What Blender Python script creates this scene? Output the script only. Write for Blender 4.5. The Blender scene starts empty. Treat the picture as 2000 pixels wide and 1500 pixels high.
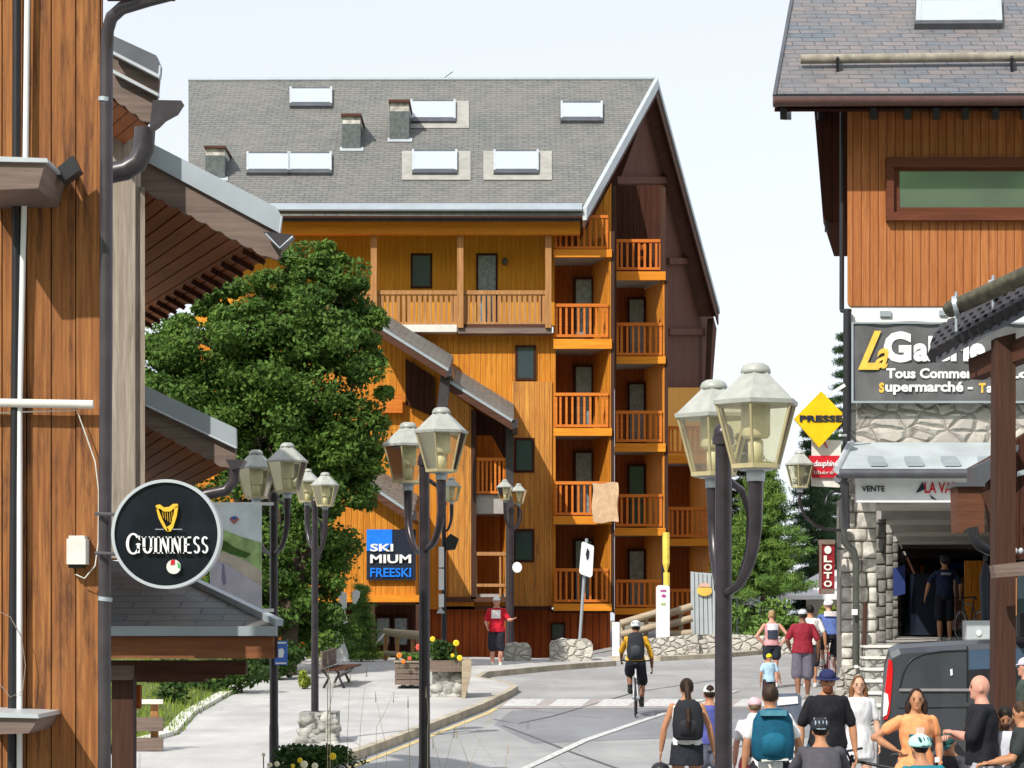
import bpy, bmesh, math, random
import numpy as np
from mathutils import Vector, Matrix
random.seed(7); rng = np.random.default_rng(11)
R = math.radians
# ---------------------------------------------------------------- camera, world, sun, exposure
F, HX, HY, CZ = 4500.0, 1000.0, 1210.0, 3.3
sc = bpy.context.scene
cam = bpy.data.cameras.new('camera'); camo = bpy.data.objects.new('camera', cam)
sc.collection.objects.link(camo); sc.camera = camo
camo.location = (0, 0, CZ); camo.rotation_euler = (R(90), 0, 0)
cam.sensor_width = 36; cam.sensor_fit = 'HORIZONTAL'; cam.lens = 36 * F / 2000
cam.shift_y = (HY - 750) / 2000.0; cam.clip_start = 0.5; cam.clip_end = 3000
w = bpy.data.worlds.new('World'); sc.world = w; w.use_nodes = True
nt = w.node_tree; nt.nodes.clear()
SUN_EL, SUN_AZ = 42.0, -146.0      # azimuth measured clockwise from +Y
sky = nt.nodes.new('ShaderNodeTexSky'); sky.sky_type = 'NISHITA'; sky.sun_disc = False
sky.sun_elevation = R(SUN_EL); sky.sun_rotation = R(SUN_AZ)
sky.air_density = 1.0; sky.dust_density = 4.0; sky.ozone_density = 1.0; sky.altitude = 1500
hs = nt.nodes.new('ShaderNodeHueSaturation'); hs.inputs['Saturation'].default_value = 0.35
bg = nt.nodes.new('ShaderNodeBackground'); bg.inputs[1].default_value = 0.15
wo = nt.nodes.new('ShaderNodeOutputWorld')
nt.links.new(sky.outputs[0], hs.inputs['Color']); mx = nt.nodes.new('ShaderNodeMix'); mx.data_type = 'RGBA'; mx.inputs[0].default_value = 0.72      # thin high haze evens the sky out
mx.inputs[7].default_value = (3.95, 4.2, 4.6, 1); nt.links.new(hs.outputs[0], mx.inputs[6]); nt.links.new(mx.outputs[2], bg.inputs[0]); nt.links.new(bg.outputs[0], wo.inputs[0])
sd = bpy.data.lights.new('sun', 'SUN'); sd.energy = 3.15; sd.angle = R(0.6); sd.color = (1.0, 0.95, 0.87)
so = bpy.data.objects.new('sun', sd); sc.collection.objects.link(so)
sv = Vector((math.sin(R(SUN_AZ)) * math.cos(R(SUN_EL)), math.cos(R(SUN_AZ)) * math.cos(R(SUN_EL)), math.sin(R(SUN_EL))))
so.rotation_euler = sv.to_track_quat('Z', 'Y').to_euler(); so.location = sv * 50
sc.view_settings.view_transform = 'Standard'; sc.view_settings.look = 'None'
sc.view_settings.gamma = 1; sc.view_settings.exposure = 0.58

# ---------------------------------------------------------------- pixel (2000x1500) + distance -> world
def P(x, y, Z):
    return Vector(((x - HX) / F * Z, Z, CZ - (y - HY) / F * Z))
def gh(X, Y):
    a = 0.0373 * min(max(Y, -10), 57)
    t = min(max((X - 0.5) / 3.5, 0), 1); t = t * t * (3 - 2 * t)
    if Y > 57: a += t * 0.0373 * (min(Y, 77) - 57)
    return a
def G(x, y):
    Z = 4500 * 3.3 / max(y - 1042, 40)
    for _ in range(60):
        X = (x - HX) / F * Z
        Zn = (CZ - gh(X, Z)) * F / max(y - HY, 8)
        Z = 0.6 * Z + 0.4 * Zn
    X = (x - HX) / F * Z
    return Vector((X, Z, gh(X, Z)))
# ---------------------------------------------------------------- mesh buffer
class MB:
    def __init__(s): s.v = []; s.f = []; s.m = []; s.sm = []
    def add(s, vs, fs, mi=0, smooth=False):
        b = len(s.v); s.v += [tuple(v) for v in vs]
        for f in fs: s.f.append(tuple(b + i for i in f)); s.m.append(mi); s.sm.append(smooth)
        return s
    def box(s, a, b, mi=0):
        x0, y0, z0 = a; x1, y1, z1 = b
        return s.add([(x0,y0,z0),(x1,y0,z0),(x1,y1,z0),(x0,y1,z0),(x0,y0,z1),(x1,y0,z1),(x1,y1,z1),(x0,y1,z1)],
              [(0,3,2,1),(4,5,6,7),(0,1,5,4),(1,2,6,5),(2,3,7,6),(3,0,4,7)], mi)
    def prism(s, pts, ext, mi=0):
        n = len(pts); pts = [Vector(p) for p in pts]; ext = Vector(ext)
        vs = pts + [p + ext for p in pts]
        fs = [tuple(range(n)), tuple(range(2*n-1, n-1, -1))] + [(i, n+i, n+(i+1) % n, (i+1) % n) for i in range(n)]
        return s.add(vs, fs, mi)
    def px(s, pts, Z, th, skew=0.0, mi=0):            # outline in photo coordinates at distance Z, real thickness th
        zs = Z if isinstance(Z, (list, tuple)) else [Z] * len(pts)
        return s.prism([P(x, y, z) for (x, y), z in zip(pts, zs)], (skew * th, th, 0), mi)
    def rect(s, x0, y0, x1, y1, Z, th, skew=0.0, mi=0):
        return s.px([(x0, y1), (x1, y1), (x1, y0), (x0, y0)], Z, th, skew, mi)
    def tube(s, pts, r, n=8, mi=0, smooth=True, cap=True):
        pts = [Vector(p) for p in pts]; k = len(pts)
        rs = r if isinstance(r, (list, tuple)) else [r] * k
        vs = []; up = None
        for i, p in enumerate(pts):
            d = (pts[min(i+1, k-1)] - pts[max(i-1, 0)]).normalized()
            if up is None:
                up = Vector((0, 0, 1)) if abs(d.z) < 0.9 else Vector((0, 1, 0))
            a = d.cross(up); 
            if a.length < 1e-5: a = d.cross(Vector((1, 0, 0)))
            a.normalize(); b = a.cross(d).normalized(); up = b
            for j in range(n):
                t = 2 * math.pi * j / n
                vs.append(p + (a * math.cos(t) + b * math.sin(t)) * rs[i])
        fs = [(i*n+j, i*n+(j+1) % n, (i+1)*n+(j+1) % n, (i+1)*n+j) for i in range(k-1) for j in range(n)]
        s.add(vs, fs, mi, smooth)
        if cap:
            s.add(vs[:n], [tuple(range(n-1, -1, -1))], mi); s.add(vs[-n:], [tuple(range(n))], mi)
        return s
    def beam(s, p, q, wd, ht, mi=0):
        p = Vector(p); q = Vector(q); d = (q - p).normalized()
        a = d.cross(Vector((0, 0, 1)))
        if a.length < 1e-4: a = Vector((1, 0, 0))
        a.normalize(); b = a.cross(d).normalized()
        c = [p - a*wd/2 - b*ht/2, p + a*wd/2 - b*ht/2, p + a*wd/2 + b*ht/2, p - a*wd/2 + b*ht/2]
        return s.prism(c, q - p, mi)
    def ell(s, c, rx, ry, rz, n=16, m=10, mi=0, z0=-1.0, z1=1.0, rot=None):
        vs = []; c = Vector(c)
        a0 = math.asin(z0); a1 = math.asin(z1)
        for i in range(m + 1):
            a = a0 + (a1 - a0) * i / m
            for j in range(n):
                t = 2 * math.pi * j / n
                p = Vector((rx*math.cos(a)*math.cos(t), ry*math.cos(a)*math.sin(t), rz*math.sin(a)))
                if rot is not None: p = rot @ p
                vs.append(c + p)
        fs = [(i*n+j, i*n+(j+1) % n, (i+1)*n+(j+1) % n, (i+1)*n+j) for i in range(m) for j in range(n)]
        fs += [tuple(range(n-1, -1, -1)), tuple(m*n+j for j in range(n))]
        return s.add(vs, fs, mi, True)
    def lathe(s, c, prof, n=6, ph=0.0, mi=0, smooth=False, cap=True):
        c = Vector(c); vs = []
        for r, z in prof:
            for j in range(n):
                t = 2*math.pi*j/n + ph
                vs.append(c + Vector((r*math.cos(t), r*math.sin(t), z)))
        k = len(prof)
        fs = [(i*n+j, i*n+(j+1) % n, (i+1)*n+(j+1) % n, (i+1)*n+j) for i in range(k-1) for j in range(n)]
        if cap: fs += [tuple(range(n-1, -1, -1)), tuple((k-1)*n+j for j in range(n))]
        return s.add(vs, fs, mi, smooth)
    def loft(s, secs, n=16, mi=0):                     # secs: (center, rx, ry) horizontal ellipses
        vs = []
        for c, rx, ry in secs:
            for j in range(n):
                t = 2*math.pi*j/n
                vs.append(Vector(c) + Vector((rx*math.cos(t), ry*math.sin(t), 0)))
        k = len(secs)
        fs = [(i*n+j, i*n+(j+1) % n, (i+1)*n+(j+1) % n, (i+1)*n+j) for i in range(k-1) for j in range(n)]
        fs += [tuple(range(n-1, -1, -1)), tuple((k-1)*n+j for j in range(n))]
        return s.add(vs, fs, mi, True)
    def mesh(s, name, mats, off=Vector((0, 0, 0)), recalc=True):
        me = bpy.data.meshes.new(name)
        v = np.array(s.v, dtype=float) - np.array(off)
        me.from_pydata(v.tolist(), [], s.f)
        for m in (mats if isinstance(mats, (list, tuple)) else [mats]): me.materials.append(m)
        me.polygons.foreach_set('material_index', s.m); me.polygons.foreach_set('use_smooth', s.sm)
        if recalc:
            b = bmesh.new(); b.from_mesh(me); bmesh.ops.recalc_face_normals(b, faces=b.faces); b.to_mesh(me); b.free()
        me.update(); return me
    def build(s, name, mats, parent=None, base=None, recalc=True):
        off = Vector((0, 0, 0))
        if parent is not None: off = wloc(parent)
        elif base is not None: off = Vector(base)
        else:
            a = np.array(s.v); off = Vector(((a[:,0].min()+a[:,0].max())/2, (a[:,1].min()+a[:,1].max())/2, a[:,2].min()))
        o = bpy.data.objects.new(name, s.mesh(name, mats, off, recalc)); sc.collection.objects.link(o)
        if parent is not None: o.parent = parent; WL[o.name] = off
        else: o.location = off; WL[o.name] = off
        return o
WL = {}
def wloc(o): return WL[o.name]
def tag(o, label=None, cat=None, group=None, kind=None):
    if label: o['label'] = label
    if cat: o['category'] = cat
    if group: o['group'] = group
    if kind: o['kind'] = kind
    return o
def thing(name, label, cat, base, group=None):
    o = bpy.data.objects.new(name, None); sc.collection.objects.link(o); o.empty_display_size = 0.2
    o.location = Vector(base); WL[o.name] = Vector(base)
    return tag(o, label, cat, group)
# ---------------------------------------------------------------- materials
class N:
    def __init__(s, name):
        s.mat = bpy.data.materials.new(name); s.mat.use_nodes = True
        s.t = s.mat.node_tree; s.b = s.t.nodes['Principled BSDF']; s.out = s.t.nodes['Material Output']
    def n(s, typ, **kw):
        nd = s.t.nodes.new('ShaderNode' + typ)
        for k, v in kw.items(): setattr(nd, k, v)
        return nd
    def l(s, a, b): s.t.links.new(a, b)
    def val(s, x, sock):
        if isinstance(x, bpy.types.NodeSocket): s.l(x, sock)
        else: sock.default_value = x
    def math(s, op, a, b=0.0, clamp=False):
        nd = s.n('Math', operation=op, use_clamp=clamp); s.val(a, nd.inputs[0]); s.val(b, nd.inputs[1]); return nd.outputs[0]
    def mix(s, f, a, b, blend='MIX'):
        nd = s.n('Mix', data_type='RGBA', blend_type=blend)
        s.val(f, nd.inputs[0])
        for x, i in ((a, 6), (b, 7)):
            if isinstance(x, bpy.types.NodeSocket): s.l(x, nd.inputs[i])
            else: nd.inputs[i].default_value = (*x[:3], 1)
        return nd.outputs[2]
    def obj(s): return s.n('TexCoord').outputs['Object']
    def xyz(s, v=None):
        nd = s.n('SeparateXYZ'); s.l(v if v is not None else s.obj(), nd.inputs[0]); return nd.outputs
    def comb(s, x, y, z):
        nd = s.n('CombineXYZ')
        for a, i in ((x, 0), (y, 1), (z, 2)): s.val(a, nd.inputs[i])
        return nd.outputs[0]
    def noise(s, vec, scale, detail=4, rough=0.55):
        nd = s.n('TexNoise'); s.l(vec, nd.inputs['Vector']); nd.inputs['Scale'].default_value = scale
        nd.inputs['Detail'].default_value = detail; nd.inputs['Roughness'].default_value = rough
        return nd.outputs['Fac']
    def ramp(s, f, a, b):                               # smooth 0..1 between a and b
        nd = s.n('MapRange', interpolation_type='SMOOTHSTEP'); s.val(f, nd.inputs[0])
        nd.inputs[1].default_value = a; nd.inputs[2].default_value = b; return nd.outputs[0]
    def bump(s, h, dist=0.02, st=0.6):
        nd = s.n('Bump'); s.l(h, nd.inputs['Height']); nd.inputs['Distance'].default_value = dist
        nd.inputs['Strength'].default_value = st; s.l(nd.outputs[0], s.b.inputs['Normal'])
    def done(s, col=None, rough=0.6, spec=0.4, metal=0.0):
        if col is not None: s.val(col if isinstance(col, bpy.types.NodeSocket) else (*col[:3], 1), s.b.inputs['Base Color'])
        s.val(rough, s.b.inputs['Roughness']); s.b.inputs['Specular IOR Level'].default_value = spec
        s.b.inputs['Metallic'].default_value = metal
        return s.mat
def plain(name, col, rough=0.6, metal=0.0, var=0.12, scale=6.0, spec=0.4):
    m = N(name); f = m.noise(m.obj(), scale, 5)
    lo = tuple(c * (1 - var) for c in col); hi = tuple(min(1, c * (1 + var)) for c in col)
    c = m.mix(m.ramp(f, 0.3, 0.7), lo, hi)
    return m.done(c, rough, spec, metal)
def wood(name, c1, c2, pw=0.14, run='Z', stain=0.35, sc_dark=(0.05, 0.02, 0.01), rough=0.65, groove=0.06, grain=26.0, spec=0.25, blot=(5.0, 0.8), thr=(0.50, 0.72)):
    m = N(name); X, Y, Z = m.xyz()
    if run == 'Z': across = m.math('ADD', X, Y); along = Z
    else: across = Z; along = m.math('ADD', X, Y)
    u = m.math('DIVIDE', across, pw); idx = m.math('FLOOR', u); fr = m.math('FRACT', u)
    wn = m.n('TexWhiteNoise', noise_dimensions='1D'); m.l(idx, wn.inputs['W'])
    vec = m.comb(m.math('MULTIPLY', across, grain), m.math('MULTIPLY', idx, 7.3), m.math('MULTIPLY', along, 1.3))
    g = m.noise(vec, 1.0, 6, 0.65)
    vec2 = m.comb(m.math('MULTIPLY', across, blot[0]), idx, m.math('MULTIPLY', along, blot[1]))
    st = m.ramp(m.noise(vec2, 1.0, 7, 0.72), *thr)
    base = m.mix(m.ramp(g, 0.3, 0.72), c2, c1)
    base = m.mix(m.math('MULTIPLY', wn.outputs[0], 0.6), base, c2)
    base = m.mix(m.math('MULTIPLY', st, stain), base, sc_dark)
    gm = m.math('ADD', m.math('LESS_THAN', fr, groove), m.math('GREATER_THAN', fr, 1 - groove * 0.4), True)
    base = m.mix(m.math('MULTIPLY', gm, 0.75), base, sc_dark)
    h = m.math('SUBTRACT', m.math('MULTIPLY', g, 0.3), gm)
    m.bump(h, 0.012, 0.8)
    return m.done(base, rough, spec)
def stone(name, c1, c2, mortar, scale=3.0, zs=1.5, mw=0.06):
    m = N(name); X, Y, Z = m.xyz()
    v = m.comb(X, Y, m.math('MULTIPLY', Z, zs))
    nz = m.n('TexNoise'); m.l(v, nz.inputs['Vector']); nz.inputs['Scale'].default_value = scale * 1.2
    wv = m.n('VectorMath', operation='MULTIPLY_ADD'); m.l(nz.outputs['Color'], wv.inputs[0])
    wv.inputs[1].default_value = (0.12, 0.12, 0.12); m.l(v, wv.inputs[2])
    vo = m.n('TexVoronoi', feature='DISTANCE_TO_EDGE'); m.l(wv.outputs[0], vo.inputs['Vector']); vo.inputs['Scale'].default_value = scale
    vc = m.n('TexVoronoi'); m.l(wv.outputs[0], vc.inputs['Vector']); vc.inputs['Scale'].default_value = scale
    cx = m.xyz(vc.outputs['Color'])
    col = m.mix(cx[0], c1, c2); col = m.mix(m.ramp(m.noise(m.obj(), scale * 5, 6), 0.35, 0.75), col, tuple(c * 0.72 for c in c1))
    e = m.ramp(vo.outputs['Distance'], 0.0, mw)
    col = m.mix(e, mortar, col)
    m.bump(m.math('ADD', m.ramp(vo.outputs['Distance'], 0.0, 0.2), m.math('MULTIPLY', m.noise(m.obj(), scale * 8), 0.25)), 0.05, 0.9)
    return m.done(col, 0.85, 0.2)
def slates(name, c1, c2, c3, bw=0.3, bh=0.14, zk=1.8, dots=0.0):
    m = N(name); X, Y, Z = m.xyz()
    v = m.comb(X, m.math('MULTIPLY', Z, zk), 0.0)
    br = m.n('TexBrick'); m.l(v, br.inputs['Vector'])
    br.inputs['Scale'].default_value = 1.0; br.inputs['Brick Width'].default_value = bw; br.inputs['Row Height'].default_value = bh
    br.inputs['Mortar Size'].default_value = 0.012; br.inputs['Mortar Smooth'].default_value = 0.3; br.inputs['Bias'].default_value = 0.0
    for i, c in ((1, c1), (2, c2), (3, tuple(x * 0.5 for x in c1))): br.inputs[i].default_value = (*c, 1)
    f = m.ramp(m.noise(m.comb(X, Y, m.math('MULTIPLY', Z, .35)), 0.7, 8, .65), 0.38, 0.62)
    f2 = m.ramp(m.noise(m.comb(m.math('MULTIPLY', X, 3.0), Y, m.math('MULTIPLY', Z, 14.0)), 1.0, 4), 0.45, 0.7)
    col = m.mix(m.math('MULTIPLY', f, 0.55), br.outputs['Color'], c3)
    col = m.mix(m.math('MULTIPLY', f2, 0.5), col, tuple(x * 0.62 for x in c1))
    row = m.math('FRACT', m.math('DIVIDE', m.math('MULTIPLY', Z, zk), bh))
    m.bump(m.math('SUBTRACT', m.math('SUBTRACT', 1.0, row), br.outputs['Fac']), 0.02, 0.9)
    return m.done(col, 0.6, 0.35)
def leafmat(name, c1, c2, tr=0.25):
    m = N(name)
    f = m.ramp(m.noise(m.obj(), 1.1, 5), 0.35, 0.65)
    gi = m.n('NewGeometry'); f2 = gi.outputs['Random Per Island']
    col = m.mix(f, c1, c2); col = m.mix(m.math('MULTIPLY', f2, 0.5), col, tuple(x * 1.7 for x in c2))
    m.done(col, 0.65, 0.15)
    t = m.n('BsdfTranslucent'); m.l(col, t.inputs[0])
    mx = m.n('MixShader'); mx.inputs[0].default_value = tr
    m.l(m.b.outputs[0], mx.inputs[1]); m.l(t.outputs[0], mx.inputs[2]); m.l(mx.outputs[0], m.out.inputs[0])
    return m.mat
def glassmat(name, tint, alpha_diff=0.25, diff=(0.6, 0.55, 0.3)):
    m = N(name); m.t.nodes.remove(m.b)
    tr = m.n('BsdfTransparent'); tr.inputs[0].default_value = (*tint, 1)
    df = m.n('BsdfDiffuse'); df.inputs[0].default_value = (*diff, 1)
    tl = m.n('BsdfTranslucent'); tl.inputs[0].default_value = (*diff, 1)
    gl = m.n('BsdfGlossy'); gl.inputs['Roughness'].default_value = 0.08
    a = m.n('MixShader'); m.l(df.outputs[0], a.inputs[1]); m.l(tl.outputs[0], a.inputs[2]); a.inputs[0].default_value = 0.5
    f = m.math('ADD', m.math('MULTIPLY', m.ramp(m.noise(m.obj(), 9, 6), 0.3, 0.75), alpha_diff), alpha_diff * 0.6)
    b = m.n('MixShader'); m.l(f, b.inputs[0]); m.l(tr.outputs[0], b.inputs[1]); m.l(a.outputs[0], b.inputs[2])
    fr = m.n('Fresnel'); fr.inputs[0].default_value = 1.45
    c = m.n('MixShader'); m.l(fr.outputs[0], c.inputs[0]); m.l(b.outputs[0], c.inputs[1]); m.l(gl.outputs[0], c.inputs[2])
    m.l(c.outputs[0], m.out.inputs[0]); return m.mat
def paneglass(name, col=(0.02, 0.03, 0.045), rough=0.06, spec=0.9):
    m = N(name); f = m.noise(m.obj(), 2.0, 3)
    return m.done(m.mix(f, tuple(c * 0.6 for c in col), col), rough, spec)
M = {}
M['orange'] = wood('orange_planks', (0.74, 0.31, 0.032), (0.50, 0.165, 0.012), 0.16, 'Z', 0.45, (0.16, 0.035, 0.003), groove=0.05)
M['orange_w'] = wood('weathered_orange_planks', (0.74, 0.36, 0.07), (0.45, 0.17, 0.03), 0.15, 'Z', 0.75, (0.14, 0.07, 0.035), groove=0.05)
M['red_clad'] = wood('red_orange_cladding', (0.55, 0.13, 0.02), (0.30, 0.05, 0.008), 0.22, 'Z', 0.75, (0.08, 0.015, 0.004), groove=0.08)
M['ochre'] = wood('ochre_boards', (0.78, 0.38, 0.03), (0.60, 0.24, 0.014), 0.14, 'Z', 0.2, (0.2, 0.06, 0.006), groove=0.03)
M['fascia'] = wood('orange_fascia', (0.82, 0.34, 0.025), (0.62, 0.20, 0.012), 5.0, 'X', 0.15, (0.2, 0.06, 0.01), groove=0.0)
M['rail'] = wood('rail_wood', (0.72, 0.24, 0.03), (0.52, 0.13, 0.015), 5.0, 'X', 0.2, (0.15, 0.05, 0.02), groove=0.0)
M['rail_w'] = wood('weathered_rail_wood', (0.55, 0.30, 0.12), (0.34, 0.15, 0.05), 0.05, 'Z', 0.5, (0.12, 0.07, 0.04), groove=0.0)
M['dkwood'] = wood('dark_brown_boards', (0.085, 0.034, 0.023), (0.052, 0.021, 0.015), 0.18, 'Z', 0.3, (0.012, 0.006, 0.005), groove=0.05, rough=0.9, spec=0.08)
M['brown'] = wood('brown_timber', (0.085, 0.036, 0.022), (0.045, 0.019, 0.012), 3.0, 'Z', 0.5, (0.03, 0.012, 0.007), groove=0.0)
M['brown_b'] = wood('brown_beam', (0.13, 0.053, 0.028), (0.065, 0.025, 0.015), 3.0, 'X', 0.5, (0.035, 0.014, 0.008), groove=0.0, grain=14)
M['near'] = wood('near_stained_planks', (0.43, 0.185, 0.058), (0.21, 0.075, 0.024), 0.170667, 'Z', 0.88, (0.070, 0.028, 0.017), groove=0.0, grain=44, blot=(9.0, 1.0), thr=(0.46, 0.66), rough=0.75)
M['grey_wood'] = wood('grey_weathered_wood', (0.42, 0.36, 0.29), (0.24, 0.19, 0.15), 9.0, 'Z', 0.75, (0.09, 0.07, 0.06), groove=0.0, grain=24)
M['grey_beam'] = wood('grey_weathered_board', (0.27, 0.20, 0.16), (0.14, 0.10, 0.085), 9.0, 'X', 0.6, (0.07, 0.05, 0.045), groove=0.0, grain=30)
M['warm_b'] = wood('warm_brown_beam', (0.30, 0.12, 0.05), (0.17, 0.06, 0.025), 3.0, 'X', 0.5, (0.05, 0.02, 0.01), groove=0.0, grain=14)
M['soffit'] = wood('soffit_boards', (0.42, 0.15, 0.05), (0.27, 0.085, 0.03), 9.0, 'X', 0.4, (0.06, 0.02, 0.01), groove=0.0)
M['rb_wood'] = wood('russet_planks', (0.50, 0.20, 0.07), (0.34, 0.11, 0.03), 0.155, 'Z', 0.5, (0.14, 0.035, 0.01), groove=0.09)
M['log'] = wood('pale_log', (0.50, 0.42, 0.31), (0.33, 0.26, 0.18), 9.0, 'X', 0.45, (0.16, 0.12, 0.09), groove=0.0)
M['metal'] = plain('zinc_sheet', (0.40, 0.45, 0.49), 0.42, 0.35, 0.06, 2.0)
M['metal_l'] = plain('pale_zinc', (0.50, 0.54, 0.57), 0.4, 0.2, 0.06, 3.0)
M['metal_d'] = plain('dark_zinc', (0.10, 0.105, 0.12), 0.5, 0.3, 0.15, 3.0)
M['black'] = plain('black_paint', (0.018, 0.018, 0.022), 0.45)
M['pole'] = plain('dark_pole_paint', (0.032, 0.024, 0.030), 0.32, 0.2, 0.25, 10.0, 0.6)
M['pipe'] = plain('dark_brown_pipe', (0.06, 0.052, 0.058), 0.35, 0.2, 0.15, 5.0, 0.5)
M['white'] = plain('white_paint', (0.80, 0.80, 0.80), 0.5, 0, 0.04)
M['offwhite'] = plain('off_white', (0.70, 0.68, 0.62), 0.55, 0, 0.08)
M['pave'] = None
M['slate_c'] = slates('grey_shingle_roof', (0.150, 0.158, 0.152), (0.20, 0.195, 0.18), (0.225, 0.205, 0.185), 0.34, 0.17, 1.8)
M['slate_r'] = slates('multi_tone_slates', (0.13, 0.155, 0.185), (0.235, 0.20, 0.195), (0.20, 0.175, 0.165), 0.42, 0.22, 1.8)
M['slate_l'] = slates('dark_shelter_slates', (0.10, 0.12, 0.125), (0.15, 0.14, 0.13), (0.16, 0.13, 0.11), 0.5, 0.2, 3.0)
M['rubble'] = stone('rubble_masonry', (0.58, 0.54, 0.48), (0.40, 0.37, 0.345), (0.20, 0.175, 0.15), 2.4, 1.5, 0.05)
M['wallstone'] = stone('pale_dry_stone', (0.66, 0.63, 0.56), (0.5, 0.47, 0.42), (0.30, 0.27, 0.24), 4.2, 1.4, 0.06)
M['smallstone'] = stone('small_pale_stones', (0.60, 0.57, 0.50), (0.46, 0.43, 0.38), (0.22, 0.20, 0.17), 5.5, 1.4, 0.07)
M['darkstone'] = stone('grey_stone', (0.42, 0.41, 0.38), (0.28, 0.28, 0.27), (0.10, 0.10, 0.09), 3.2, 1.3, 0.07)
M['block'] = plain('cut_stone_blocks', (0.52, 0.49, 0.44), 0.9, 0, 0.38, 5.0)
M['block_d'] = plain('shaded_stone_blocks', (0.20, 0.19, 0.175), 0.9, 0, 0.4, 5.0)  # cut stone in a darker colour, carrying the arcade's shade
M['mortar'] = plain('dark_mortar', (0.20, 0.18, 0.16), 0.9)  # plain dark mortar behind the stones
M['concrete'] = plain('concrete', (0.38, 0.36, 0.33), 0.8, 0, 0.12, 3.0)
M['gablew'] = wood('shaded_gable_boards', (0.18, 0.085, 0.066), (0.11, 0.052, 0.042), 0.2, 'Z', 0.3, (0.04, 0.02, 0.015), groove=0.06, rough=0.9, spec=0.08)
M['canopy'] = plain('weathered_canopy_sheet', (0.44, 0.49, 0.51), 0.5, 0.1, 0.12, 1.5)
M['ceil'] = plain('pale_ceiling_render', (0.42, 0.40, 0.365), 0.8, 0, 0.10, 3.0)
M['rock'] = plain('grey_rock', (0.36, 0.35, 0.32), 0.9, 0, 0.45, 6.0)
M['concrete_d'] = plain('grey_ceiling_render', (0.30, 0.29, 0.27), 0.8, 0, 0.10, 3.0)
M['glass'] = paneglass('window_glass', (0.05, 0.065, 0.085))
M['glass_r'] = plain('wide_window_glass', (0.33, 0.38, 0.33), 0.05, 0.75, 0.05, 1.0, 1.0)
M['curtain'] = plain('net_curtain_glass', (0.22, 0.25, 0.28), 0.25, 0, 0.25, 9.0, 0.8)
M['skylight'] = plain('skylight_glass', (0.46, 0.51, 0.56), 0.2, 0, 0.03, 2.0, 0.9)
M['lantern'] = glassmat('yellowed_lantern_glass', (0.94, 0.91, 0.76), 0.11, (0.72, 0.68, 0.50))
M['lan_roof'] = plain('pale_lantern_plastic', (0.38, 0.39, 0.355), 0.35, 0, 0.10, 14.0)
M['lan_bulb'] = plain('opal_bulb_holder', (0.66, 0.64, 0.50), 0.4, 0, 0.1, 20.0)
M['yellow'] = plain('yellow_sign', (0.80, 0.50, 0.005), 0.4, 0, 0.12, 3.0)
M['red'] = plain('red_sign', (0.55, 0.01, 0.025), 0.45, 0, 0.08)
M['dkred'] = plain('dark_red_sign', (0.26, 0.012, 0.02), 0.45)
M['navy'] = plain('navy_sign', (0.012, 0.018, 0.035), 0.45)
M['blue'] = plain('bright_blue_sign', (0.01, 0.20, 0.85), 0.45)
M['signgrey'] = plain('grey_banner', (0.115, 0.115, 0.12), 0.6, 0, 0.2, 2.5)
M['cream_y'] = plain('yellow_lettering', (0.85, 0.52, 0.08), 0.5)
M['gold'] = plain('gold_emblem', (0.72, 0.45, 0.04), 0.4)
M['green'] = plain('green_print', (0.34, 0.50, 0.20), 0.6, 0, 0.35, 5.0)
M['dgreen'] = plain('dark_green_print', (0.05, 0.12, 0.02), 0.6, 0, 0.3, 5.0)
M['skyprint'] = plain('pale_sky_print', (0.74, 0.82, 0.86), 0.6, 0, 0.12, 3.0)
M['lilac'] = plain('lilac_print', (0.48, 0.46, 0.54), 0.6, 0, 0.2, 2.0)
M['sand'] = plain('sandy_print', (0.55, 0.48, 0.40), 0.6, 0, 0.15, 5.0)
M['leaf'] = leafmat('broad_leaves', (0.036, 0.082, 0.020), (0.10, 0.175, 0.032))
M['leaf_d'] = leafmat('dark_shrub_leaves', (0.022, 0.050, 0.014), (0.045, 0.085, 0.018))
M['leaf_y'] = leafmat('yellow_green_leaves', (0.14, 0.20, 0.03), (0.26, 0.30, 0.05))
M['leaf_p'] = leafmat('pine_needles', (0.060, 0.13, 0.035), (0.16, 0.26, 0.055))
M['leaf_s'] = leafmat('spruce_needles', (0.030, 0.065, 0.036), (0.055, 0.10, 0.045))
M['grass'] = leafmat('grass_blades', (0.10, 0.18, 0.02), (0.20, 0.27, 0.04))
M['straw'] = leafmat('dry_stalks', (0.38, 0.33, 0.20), (0.45, 0.40, 0.24))
M['bark'] = plain('bark', (0.07, 0.05, 0.035), 0.9, 0, 0.35, 12)
def pav(name, c, var=0.16, crack=0.35):
    m = N(name); f = m.ramp(m.noise(m.obj(), 0.6, 8, 0.6), 0.3, 0.7); g = m.noise(m.obj(), 60, 3)
    X, Y, Z = m.xyz()
    tr = m.ramp(m.noise(m.comb(m.math('MULTIPLY', X, 0.9), m.math('MULTIPLY', Y, 0.16), 0.0), 1.0, 5), 0.42, 0.62)
    col = m.mix(f, tuple(x * (1 - var) for x in c), tuple(x * (1 + var) for x in c))
    col = m.mix(m.math('MULTIPLY', tr, 0.4), col, tuple(x * 0.7 for x in c))
    col = m.mix(m.math('MULTIPLY', m.ramp(g, 0.4, 0.7), 0.35), col, tuple(x * 0.6 for x in c))
    vo = m.n('TexVoronoi', feature='DISTANCE_TO_EDGE'); m.l(m.obj(), vo.inputs['Vector']); vo.inputs['Scale'].default_value = 0.35
    cr = m.math('LESS_THAN', vo.outputs['Distance'], 0.004)
    col = m.mix(m.math('MULTIPLY', cr, crack), col, tuple(x * 0.35 for x in c))
    m.bump(g, 0.004, 0.4)
    return m.done(col, 0.85, 0.25)
M['road'] = pav('weathered_asphalt', (0.36, 0.36, 0.36))  # pale grey of light, weathered asphalt
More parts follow.
